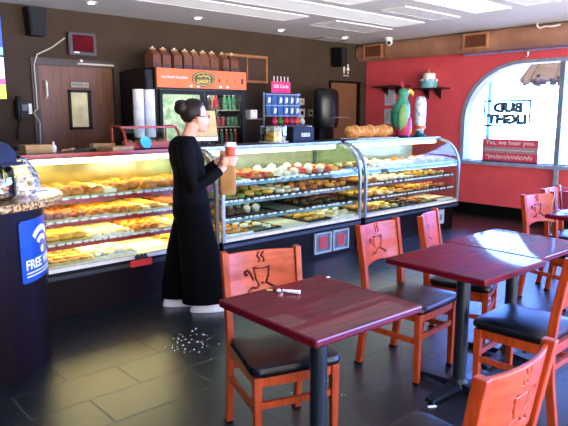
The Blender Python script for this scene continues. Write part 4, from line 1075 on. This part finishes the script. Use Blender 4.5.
def build_chair(label, group):
    t = thing('cafe_chair', label, 'chair', (0, 0, 0), 0, group)
    # back posts with the rear legs
    for s in (-1, 1):
        f = MB(); prof = [(.235, 0), (.2, .25), (.19, .45), (.205, .6), (.25, .88)]
        hw = .016
        V = []; F = []
        for i, (y, z) in enumerate(prof):
            x = s*.188 if z < .5 else s*(.188+.006*(z-.45)/.43)
            d = .021
            V += [(x-hw, y-d, z), (x+hw, y-d, z), (x+hw, y+d, z), (x-hw, y+d, z)]
        for i in range(len(prof)-1):
            for k in range(4): F.append((i*4+k, i*4+(k+1) % 4, (i+1)*4+(k+1) % 4, (i+1)*4+k))
        F += [(3, 2, 1, 0), (16, 17, 18, 19)]
        f.add(V, F); o = f.build('rear_post', M_chairw, t)
        bv = o.modifiers.new('b', 'BEVEL'); bv.width = .004; bv.segments = 2
        MB().box((s*.188, .235, .006), (.036, .046, .014)).build('glide', M_black, o)
        f = MB(); x = s*.188
        V = []
        for (y, z, h) in ((-.185, 0, .014), (-.185, .42, .019)):
            V += [(x-h, y-h, z), (x+h, y-h, z), (x+h, y+h, z), (x-h, y+h, z)]
        f.add(V, [(0, 1, 5, 4), (1, 2, 6, 5), (2, 3, 7, 6), (3, 0, 4, 7), (3, 2, 1, 0), (4, 5, 6, 7)])
        o = f.build('leg', M_chairw, t); bv = o.modifiers.new('b', 'BEVEL'); bv.width = .003; bv.segments = 2
        MB().box((x, -.185, .006), (.032, .032, .014)).build('glide', M_black, o)
        MB().box2((s*.188-.011, -.17, .375), (s*.188+.011, .18, .425)).build('side_apron', M_chairw, t)
        MB().box2((s*.188-.009, -.175, .24), (s*.188+.009, .19, .27)).build('side_stretcher', M_chairw, t)
    f = MB(); N = 8
    def bow(z0, z1, y, th, amp, x=.175):
        f = MB(); V = []; F = []
        for i in range(N+1):
            u = -x+2*x*i/N; yy = y+amp*(1-(u/x)**2)
            V += [(u, yy-th/2, z0), (u, yy+th/2, z0), (u, yy+th/2, z1), (u, yy-th/2, z1)]
        for i in range(N):
            for k in range(4): F.append((i*4+k, i*4+(k+1) % 4, (i+1)*4+(k+1) % 4, (i+1)*4+k))
        F += [(3, 2, 1, 0), (N*4, N*4+1, N*4+2, N*4+3)]
        return f.add(V, F)
    bow(.375, .425, -.185, .02, -.012).build('front_apron', M_chairw, t, True)
    bow(.375, .425, .19, .02, 0).build('rear_apron', M_chairw, t, True)
    bow(.27, .30, -.185, .018, -.006).build('front_stretcher', M_chairw, t, True)
    bow(.3, .33, .198, .018, 0).build('rear_stretcher', M_chairw, t, True)
    # seat, rounded trapezoid cushion
    def outline(sc, z):
        P = []
        for (cx, cy, a0) in ((.165, -.165, -90), (.15, .13, 0), (-.15, .13, 90), (-.165, -.165, 180)):
            for k in range(6):
                a = R(a0+k*18); P.append(((cx+.055*math.cos(a))*sc, (cy+.055*math.sin(a))*sc-.005, z))
        return P
    f = MB(); lay = [outline(.96, .425), outline(1.0, .437), outline(1.0, .452), outline(.965, .466), outline(.8, .474), outline(.4, .478)]
    V = [p_ for l in lay for p_ in l]; n_ = 24; F = []
    for i in range(len(lay)-1):
        for k in range(n_): F.append((i*n_+k, i*n_+(k+1) % n_, (i+1)*n_+(k+1) % n_, (i+1)*n_+k))
    F += [tuple(range(n_-1, -1, -1)), tuple(range((len(lay)-1)*n_, len(lay)*n_))]
    f.add(V, F).build('seat', M_vinyl, t, True)
    # backrest panel: bowed, recline follows posts, cup cut out, arched lower edge
    NX, NZ = 84, 64; Wp = .352; z0, z1 = .615, .868
    V = []; F = []
    def P(i, j):
        u = -Wp/2+Wp*i/NX; v = j/NZ
        zb = z0+.022*(1-(u/(Wp/2))**2); zt = z1
        z = zb+(zt-zb)*v
        y = .205+(z-.6)/.28*.045+.03*(1-(u/(Wp/2))**2)-.002
        return (u, y, z)
    for j in range(NZ+1):
        for i in range(NX+1): V.append(P(i, j))
    for j in range(NZ):
        for i in range(NX):
            c = P(i+.5, j+.5)
            if cup_mask(c[0], c[2]-.755): continue
            F.append((j*(NX+1)+i, j*(NX+1)+i+1, (j+1)*(NX+1)+i+1, (j+1)*(NX+1)+i))
    me = bpy.data.meshes.new('backrest'); me.from_pydata(V, [], F)
    bm = bmesh.new(); bm.from_mesh(me); bmesh.ops.delete(bm, geom=[v for v in bm.verts if not v.link_faces], context='VERTS'); bm.to_mesh(me); bm.free()
    o = put('backrest', me, M_chairp, t, True)
    so = o.modifiers.new('s', 'SOLIDIFY'); so.thickness = .014; so.offset = 0
    return t
G = 'cherry wood cafe chairs with cup cutout backs'
ch = build_chair('cherry wood chair with cup cutout behind the front left table', G)
ch.location = (1.75, 1.965, 0); ch.rotation_euler = (0, 0, R(-19))
def chair(x, y, rz, label): return dup(ch, (x, y, 0), R(rz), label, G)
chair(2.88, 2.05, 3, 'cherry wood chair behind the middle table, right of the front table')
chair(3.47, 2.05, 20, 'cherry wood chair seen narrow behind the middle table\'s far corner')
chair(2.95, 1.335, 181, 'cherry wood chair seen from behind at right, black seat tucked toward the middle table')
chair(1.51, .955, 180, 'nearest cherry wood chair, its back cut off by the bottom right corner')
chair(4.86, 1.98, -12, 'cherry wood chair behind the far table with the sunlit top')
chair(5.45, 2.1, 5, 'farthest cherry wood chair at the right edge, mostly hidden by another')

def build_table(label):
    t = thing('cafe_table', label, 'table', (0, 0, 0), 0, 'square mahogany cafe tables')
    o = MB().box((0, 0, .742), (.61, .61, .036)).build('tabletop', M_table, t); bv = o.modifiers.new('b', 'BEVEL'); bv.width = .01; bv.segments = 3
    MB().box((0, 0, .714), (.32, .32, .018)).build('mounting_plate', M_steelb, t)
    MB().lathe([(.04, .035), (.037, .05), (.037, .705)]).build('column', M_steelb, t, True)
    MB().lathe([(.055, .02), (.055, .05), (.04, .075)]).build('collar', M_steelb, t, True)
    for k in range(4):
        a = R(45+90*k) if False else R(90*k)
        d = Vector((math.cos(a), math.sin(a), 0)); q = Vector((-d.y, d.x, 0)); f = MB(); V = []
        for s_, w_, z0_, z1_ in ((.03, .034, .015, .055), (.28, .024, .012, .03)):
            c = d*s_; V += [c-q*w_+Vector((0, 0, z0_)), c+q*w_+Vector((0, 0, z0_)), c+q*w_+Vector((0, 0, z1_)), c-q*w_+Vector((0, 0, z1_))]
        f.add(V, [(0, 1, 2, 3), (7, 6, 5, 4), (0, 4, 5, 1), (1, 5, 6, 2), (2, 6, 7, 3), (3, 7, 4, 0)])
        f.build('base_foot', M_steelb, t)
        MB().lathe([(.018, 0), (.018, .014)], tuple(d*.26)).build('glide', M_black, t)
    return t
tb = build_table('nearest mahogany table, with a straw and crumbs lying on it'); tb.location = (1.705, 1.67, 0); tb.rotation_euler = (0, 0, R(-2))
dup(tb, (2.83, 1.66, 0), R(-1.5), 'middle mahogany table with blue sheen, pushed against a third table')
dup(tb, (3.45, 1.69, 0), R(-1.5), 'mahogany table with a large white window reflection on its top')
dup(tb, (4.90, 1.71, 0), R(-3), 'farthest mahogany table at the right edge, holding the wire stand')
# things on tables
t = thing('wrapped_straw', 'short white wrapped stick lying on the nearest table', 'straw', (1.70, 1.83, .761), R(-62))
MB().tube([(-.045, 0, .009), (.035, 0, .009)], [.006, .009], 10).build('wrapper', M_paper, t, True)
MB().ball((-.062, -.004, .008), (.011, .009, .008), 10, 6).build('end_knot', M_paper, t, True)
t = thing('sugar_stick', 'tiny yellow and dark stick beside the white wrapped stick', 'stick', (1.655, 1.925, .761), R(-50))
MB().tube([(-.018, 0, .004), (.01, 0, .004)], .004, 8).build('yellow_stick', mat('yellow_stick', '#d8b860', .6), t)
MB().tube([(.01, 0, .004), (.022, 0, .004)], .004, 8).build('dark_tip', M_black, t)
single(MB().ball((2.0, 1.9, .764), (.012, .009, .0035), 8, 5), 'bread_crumb', M_paper, 'single white crumb at the far corner of the nearest table', 'crumb')
t = thing('menu_stand', 'thin wire stand on the farthest table at the right edge', 'stand', (4.78, 1.93, .761))
f = MB(); f.tube([(0, -.12, .004), (0, .12, .004), (0, .1, .2), (0, -.1, .2), (0, -.12, .004)], .004, 6); f.tube([(.05, -.1, .004), (.0, -.1, .2)], .004, 6); f.tube([(.05, .1, .004), (0, .1, .2)], .004, 6)
f.build('wire_frame', M_alu, t, True)
MB().box2((.012, -.08, .02), (.015, .08, .17)).build('card', glass_mat('clear_card', '#d5d8ea', 1.5), t)
# napkin holder outline on table 3 (dark wire)
t = thing('wire_caddy', 'small dark wire caddy standing on the table with the white reflection', 'caddy', (3.5, 1.8, .761), R(10))
f = MB(); f.tube([(-.05, -.03, .003), (-.05, -.03, .055), (-.05, .03, .055), (-.05, .03, .003)], .0025, 5); f.tube([(.05, -.03, .003), (.05, -.03, .055), (.05, .03, .055), (.05, .03, .003)], .0025, 5)
f.tube([(-.05, -.03, .003), (.05, -.03, .003), (.05, .03, .003), (-.05, .03, .003), (-.05, -.03, .003)], .0025, 5); f.build('wire_frame', M_steelb, t)
bpy.data.objects.remove(f and bpy.data.objects['wire_caddy'].children[0]); bpy.data.objects.remove(t)
# crumbs on floor
cr = MB()
for k in range(46):
    x = 2.08+random.gauss(0, .09); y = 3.27+random.gauss(0, .1); s_ = random.uniform(.003, .008); cr.ball((x, y, s_*.5), (s_, s_*.8, s_*.5), 6, 4)
for k in range(14):
    x = 2.25+random.gauss(0, .12); y = 2.2+random.gauss(0, .12); s_ = random.uniform(.002, .005); cr.ball((x, y, s_*.5), (s_, s_*.8, s_*.5), 6, 4)
o = cr.build('floor_crumbs', M_paper); tag(o, 'white crumbs scattered on the dark floor tiles in front of the woman', 'crumbs', kind='stuff')
single(MB().box((2.54, 1.64, .004), (.05, .016, .008), rz=-.5, b=.003), 'paper_scrap', M_paper, 'white paper scrap on the floor below the middle table', 'paper scrap')

# ---------------------------------------------------------------- the woman
W = thing('person', 'woman in black top and wide trousers carrying a coffee cup and bag', 'person', (2.53, 3.86, 0), R(-30))
M_skin = mat('skin', '#dfa084', .5, col2='#d69478', scale=12, spec=.4)
M_bl = mat('black_knit', '#060608', .85, scale=60, spec=.1); M_bl2 = mat('black_trouser_cloth', '#040405', .9, scale=40, spec=.08)
M_hair = mat('dark_brown_hair', '#21130e', .5, spec=.25, col2='#140b08', scale=20, stretch=(1, 1, 6), bump=.3)
HT = R(22)   # head turned to her left, toward the cases
hc = Vector((.03, 0, 1.50))
def hd(p):
    q = Vector(p); q = Matrix.Rotation(HT, 3, 'Z') @ q; return hc+q
bd = MB()
# trunk
bd.rings([(-.02, 0, .80, .115, .155), (-.025, 0, .90, .12, .165), (-.03, 0, 1.0, .105, .145), (-.03, 0, 1.1, .105, .14), (-.035, 0, 1.2, .11, .155), (-.05, 0, 1.28, .095, .165), (-.055, 0, 1.33, .07, .12), (-.045, 0, 1.36, .05, .06)], 24)
bd.tube([(-.05, 0, 1.31), (-.03, 0, 1.37), (-.005, 0, 1.43), (.01, 0, 1.47)], [.062, .05, .05, .055], 16)
# head
hm = Matrix.Rotation(HT, 3, 'Z')
bd.ball(hd((-.012, 0, .055)), (.095, .076, .092), 24, 16, hm)
bd.ball(hd((.035, 0, -.01)), (.062, .06, .085), 20, 14, hm)
bd.ball(hd((.062, 0, -.072)), (.03, .032, .026), 14, 10, hm)      # chin
bd.tube([hd((.088, 0, .03)), hd((.103, 0, .008)), hd((.114, 0, -.012)), hd((.1, 0, -.022))], [.009, .011, .013, .01], 10)  # nose
bd.ball(hd((.092, 0, -.043)), (.012, .022, .006), 10, 6, hm); bd.ball(hd((.09, 0, -.055)), (.012, .02, .007), 10, 6, hm)
for s in (-1, 1):
    bd.ball(hd((.055, s*.04, -.025)), (.03, .02, .03), 10, 8, hm)  # cheek
    bd.ball(hd((.083, s*.032, .042)), (.012, .024, .006), 10, 6, hm)  # brow
    bd.ball(hd((-.008, s*.078, .002)), (.018, .009, .03), 12, 8, hm)  # ear
# legs
for s, fx, fy in ((-1, .075, -.10), (1, -.085, .09)):
    bd.tube([(-.02, s*.085, .84), (0+fx*.4, s*.09, .62), (fx*.8+.01, s*.09, .46), (fx-.015, fy, .28), (fx-.03, fy, .09)], [.09, .078, .056, .05, .036], 14)
    bd.tube([(fx-.05, fy, .05), (fx+.03, fy, .045), (fx+.12, fy, .035)], [.034, .036, .026], 12)
# right arm to the cup
RA = [(-.06, -.165, 1.27), (-.045, -.205, 1.14), (-.01, -.215, 1.0), (.1, -.17, 1.055), (.2, -.125, 1.115), (.235, -.105, 1.14)]
bd.tube(RA, [.052, .046, .038, .036, .027, .024], 14)
LA = [(-.06, .165, 1.27), (-.03, .2, 1.13), (.01, .19, 1.0), (.1, .14, 1.08), (.19, .08, 1.16), (.215, .06, 1.185)]
bd.tube(LA, [.052, .046, .038, .034, .026, .023], 14)
CUP = Vector((.285, -.085, 1.15)); CR = .038
def cupP(a, z, r): return (CUP.x+r*math.cos(a), CUP.y+r*math.sin(a), CUP.z+z)
# palm hugging the near/right side of the cup, fingers wrap round the far front
bd.tube([(.235, -.105, 1.14), cupP(R(215), .03, .062), cupP(R(225), .06, .058)], [.024, .03, .024], 12, flat=.75)
for k in range(4):
    z = .005+.0185*k+.004; ln = [80, 100, 108, 96][k]
    P0 = [cupP(R(235+ln*u), z+.006*u, .049+.0*u) for u in (0, .25, .5, .75, 1)]
    bd.tube([cupP(R(215), z+.0, .058)]+P0, [.011, .0105, .0098, .0092, .0085, .0068], 10)
bd.tube([cupP(R(205), .03, .06), cupP(R(175), .05, .053), cupP(R(150), .068, .049), cupP(R(128), .076, .047)], [.014, .0125, .011, .008], 10)
# left hand gripping the folded top of the bag
BG = Vector((.265, .045, 1.18))
bd.tube([(.215, .06, 1.185), (.235, .062, 1.2), (.252, .064, 1.2)], [.024, .03, .026], 12, flat=.7)
for k in range(4):
    x = .236+.019*k; L_ = [.9, 1, 1.05, .85][k]
    bd.tube([(x, .07, 1.205), (x+.002, .055, 1.226), (x+.004, .028, 1.222), (x+.004, .018, 1.222-.03*L_), (x+.002, .021, 1.222-.05*L_)], [.0105, .0105, .0095, .009, .007], 10)
bd.tube([(.23, .06, 1.19), (.25, .078, 1.175), (.272, .078, 1.162), (.285, .074, 1.158)], [.014, .0125, .011, .008], 10)
body = remeshed(bd, .0055, 'body', M_skin, W, 2, .5)
# eyes, lips
for s in (-1, 1):
    e = MB().ball(hd((.078, s*.03, .022)), (.011, .012, .008), 12, 8, hm).build('eye', M_paper, W, True)
    MB().ball(hd((.087, s*.031, .022)), (.005, .006, .006), 8, 6, hm).build('iris', mat('brown_iris', '#2a1a10', .3), e, True)
    MB().tube([hd((.1, s*.012, .024)), hd((.103, s*.03, .034)), hd((.092, s*.054, .024)), hd((.098, s*.03, .008)), hd((.1, s*.012, .024))], .0022, 6).build('glasses_rim', M_black, W, True)
    MB().tube([hd((.092, s*.054, .026)), hd((.06, s*.074, .026)), hd((.0, s*.083, .024))], .0028, 6).build('glasses_temple', M_black, W, True)
MB().ball(hd((.1, 0, -.049)), (.008, .02, .008), 10, 6, hm).build('lips', mat('lip_pink', '#b9605a', .4), W, True)
# hair: cap plus bun
h = MB()
V = []; F = []
n_, m_ = 32, 18
for i in range(m_+1):
    th = PI*i/m_
    for k in range(n_):
        a = 2*PI*k/n_; p_ = Vector((math.sin(th)*math.cos(a), math.sin(th)*math.sin(a), math.cos(th)))
        V.append(hd((-.018+.108*p_.x, .09*p_.y, .058+.104*p_.z)))
    
for i in range(m_):
    for k in range(n_):
        th = PI*(i+.5)/m_; a = 2*PI*(k+.5)/n_; x = math.sin(th)*math.cos(a); z = math.cos(th)
        # hairline: keep top/back, drop the face and the neck
        if z < -.62+.25*(x+1) and x > -.35 : continue
        if x > .1 and z < .52*x+.25: continue
        if z < -.8: continue
        F.append((i*n_+k, i*n_+(k+1) % n_, (i+1)*n_+(k+1) % n_, (i+1)*n_+k))
h.add(V, F)
hob = h.build('hair', M_hair, W, True)
so = hob.modifiers.new('s', 'SOLIDIFY'); so.thickness = .012; so.offset = -1
bn = MB()
bn.ball(hd((-.116, 0, .085)), (.055, .056, .052), 16, 10); 
for k in range(14):
    a = 2*PI*k/14; bn.ball(hd((-.12+.012*math.sin(k*2), .036*math.cos(a), .095+.034*math.sin(a))), (.03, .022, .022), 8, 6)
remeshed(bn, .006, 'hair_bun', M_hair, W, 1)
# nape hair sweep
# top
tp = MB()
tp.rings([(-.02, 0, .84, .14, .185), (-.025, 0, .9, .14, .188), (-.03, 0, 1.0, .125, .165), (-.03, 0, 1.1, .125, .16), (-.045, 0, 1.2, .135, .175), (-.062, 0, 1.28, .125, .188), (-.066, 0, 1.335, .105, .155), (-.055, 0, 1.37, .076, .095), (-.05, 0, 1.378, .06, .068)], 28)
tp.tube([(-.062, -.14, 1.305)]+RA[:5], [.06, .066, .06, .05, .046, .036], 16)
tp.tube([(-.062, .14, 1.305)]+LA[:5], [.06, .066, .06, .05, .044, .035], 16)
top = remeshed(tp, .008, 'top', M_bl, W, 3, .6)
# trousers: two wide legs joined at the hips
tr = MB()
tr.rings([(-.02, 0, .93, .12, .168), (-.02, 0, .86, .145, .19), (-.02, 0, .78, .15, .195), (-.01, 0, .72, .145, .19)], 28)
for s, fx, fy in ((-1, .075, -.10), (1, -.085, .09)):
    secs = [(-.015, s*.085, .8, .125, .1)]
    for z, k, r_ in ((.66, .25, .14), (.5, .55, .155), (.32, .8, .165), (.2, .95, .172), (.075, 1.0, .18)):
        secs.append((-.015+(fx+.0)*k, s*.085*(1-k)+fy*k, z, r_, r_*.62))
    tr.rings(secs[::-1], 24)
tro = remeshed(tr, .009, 'trousers', M_bl2, W, 3, .6)
for s, fx, fy, rz in ((-1, .075, -.10, 0), (1, -.085, .09, 0)):
    sh = MB()
    n0 = [(-.105, .0), (.0, .0), (.1, .0), (.17, .0)]
    for z, g in ((.0, 1), (.022, 1.02)): pass
    def sole(sc, z, toe=0): 
        P = []
        for k in range(24):
            a = 2*PI*k/24; x = math.cos(a); y = math.sin(a); wd = .046+.008*x
            P.append((.04+.15*x*sc+toe, y*wd*sc, z))
        return P
    lay = [sole(1, 0), sole(1.03, .012), sole(1.0, .028), sole(.96, .045), sole(.8, .065, -.02), sole(.5, .085, -.05), sole(.3, .1, -.075)]
    V = [p_ for l in lay for p_ in l]; F = []
    for i in range(len(lay)-1):
        for k in range(24): F.append((i*24+k, i*24+(k+1) % 24, (i+1)*24+(k+1) % 24, (i+1)*24+k))
    F += [tuple(range(23, -1, -1)), tuple(range(6*24, 7*24))]
    V = [((p_[0]-.02)*1.0+fx-(.05 if s > 0 else .0), p_[1]*1.1+fy, p_[2]*1.0+.001) for p_ in V]
    o = MB().add(V, F).build('sneaker', mat('white_sneaker', '#eeeeea', .5), W, True)
# cup and bag are separate things, held
def wpt(p): return W.matrix_basis @ Vector(p)
cp = thing('coffee_cup', 'takeaway coffee cup with white lid and orange red body in her hand', 'cup', tuple(Matrix.Translation(W.location) @ Matrix.Rotation(R(-30), 4, 'Z') @ CUP))
cp.location = Matrix.Translation((2.53, 3.86, 0)) @ Matrix.Rotation(R(-30), 4, 'Z') @ CUP
MB().lathe([(.001, 0), (.031, 0), (.033, .03), (.035, .045)]).build('cup_base', M_white, cp, True)
MB().lathe([(.0345, .04), (.044, .15), (.04, .15)]).build('cup_body', mat('orange_red_cup', '#cf4a22', .5), cp, True)
MB().lathe([(.047, .145), (.049, .152), (.048, .158), (.044, .16), (.041, .178), (.036, .178), (.034, .172), (.001, .172)]).build('lid', M_white, cp, True)
bgl = Matrix.Translation((2.53, 3.86, 0)) @ Matrix.Rotation(R(-30), 4, 'Z') @ Vector((.272, .045, .91))
bg = thing('paper_bag', 'brown paper bag hanging from the woman\'s hand behind the cup', 'paper bag', tuple(bgl), R(-30))
f = MB(); V = []; F = []
bs = [(0, .062, .04), (.06, .066, .042), (.14, .066, .038), (.22, .062, .022), (.285, .058, .007), (.31, .056, .005), (.335, .055, .005)]
N = 20
for i, (z, a_, b_) in enumerate(bs):
    for k in range(N):
        an = 2*PI*k/N; cx = math.copysign(abs(math.cos(an))**.5, math.cos(an)); sy = math.copysign(abs(math.sin(an))**.5, math.sin(an))
        V.append((a_*cx+.003*math.sin(k*3+i), b_*sy+.004*math.sin(k*2.2+i*1.7), z))
for i in range(len(bs)-1):
    for k in range(N): F.append((i*N+k, i*N+(k+1) % N, (i+1)*N+(k+1) % N, (i+1)*N+k))
F += [tuple(range(N-1, -1, -1)), tuple(range((len(bs)-1)*N, len(bs)*N))]
f.add(V, F).build('bag_body', M_kraft, bg, True)
MB().box((0, 0, .34), (.116, .014, .014)).build('folded_top', M_card, bg)

# ---------------------------------------------------------------- light
wd = bpy.data.worlds.new('daylight'); S.world = wd; wd.use_nodes = True
nt = wd.node_tree; bgk = nt.nodes['Background']
bgk.inputs['Strength'].default_value = 7
tc = nt.nodes.new('ShaderNodeTexCoord'); sp = nt.nodes.new('ShaderNodeSeparateXYZ'); rp = nt.nodes.new('ShaderNodeValToRGB')
nt.links.new(tc.outputs['Generated'], sp.inputs[0]); nt.links.new(sp.outputs['X'], rp.inputs['Fac']); nt.links.new(rp.outputs['Color'], bgk.inputs['Color'])
rp.color_ramp.elements[0].position = .3; rp.color_ramp.elements[0].color = (1, .94, .87, 1)
rp.color_ramp.elements[1].position = .85; rp.color_ramp.elements[1].color = (.95, 2.3, 8, 1)
gl = nt.nodes.new('ShaderNodeMapRange'); gl.inputs['From Min'].default_value = -.05; gl.inputs['From Max'].default_value = .05; gl.inputs['To Min'].default_value = 19; gl.inputs['To Max'].default_value = 5
nt.links.new(sp.outputs['Z'], gl.inputs['Value']); nt.links.new(gl.outputs['Result'], bgk.inputs['Strength'])
def portal(loc, rot, sx, sy):
    L = bpy.data.lights.new('portal', 'AREA'); L.shape = 'RECTANGLE'; L.size = sx; L.size_y = sy; L.cycles.is_portal = True
    o = bpy.data.objects.new('window_daylight', L); COL.objects.link(o); o.location = loc; o.rotation_euler = rot
portal(((XL+XR)/2, YF, HZ/2), (R(90), 0, 0), XR-XL, HZ)
portal((XR+.3, (WY0+WY1)/2, (SILL+WTOP)/2), (R(90), 0, R(90)), WY1-WY0, WTOP-SILL)
sun = bpy.data.lights.new('sun', 'SUN'); sun.energy = 20; sun.angle = R(1); sun.color = (1, .95, .86)
so_ = bpy.data.objects.new('sun', sun); COL.objects.link(so_); so_.rotation_euler = Vector((-.5, -.6, .85)).to_track_quat('Z', 'Y').to_euler()

# ---------------------------------------------------------------- camera
cam = bpy.data.cameras.new('camera'); co = bpy.data.objects.new('camera', cam); COL.objects.link(co); S.camera = co
cam.sensor_fit = 'HORIZONTAL'; cam.sensor_width = 36; cam.lens = 588.1/568*36; cam.clip_start = .05; cam.clip_end = 200
yaw, pit, rol = R(42.05), R(9.535), R(-.05)
fw = Vector((math.sin(yaw)*math.cos(pit), math.cos(yaw)*math.cos(pit), -math.sin(pit))); rt = Vector((math.cos(yaw), -math.sin(yaw), 0)); up = rt.cross(fw)
r2 = rt*math.cos(rol)+up*math.sin(rol); u2 = -rt*math.sin(rol)+up*math.cos(rol)
Mc = Matrix((r2, u2, -fw)).transposed().to_4x4(); Mc.translation = Vector((0, 0, 1.54)); co.matrix_world = Mc
vs = S.view_settings; vs.view_transform = 'Standard'; vs.look = 'None'; vs.exposure = -.06; vs.gamma = 1; vs.use_curve_mapping = False
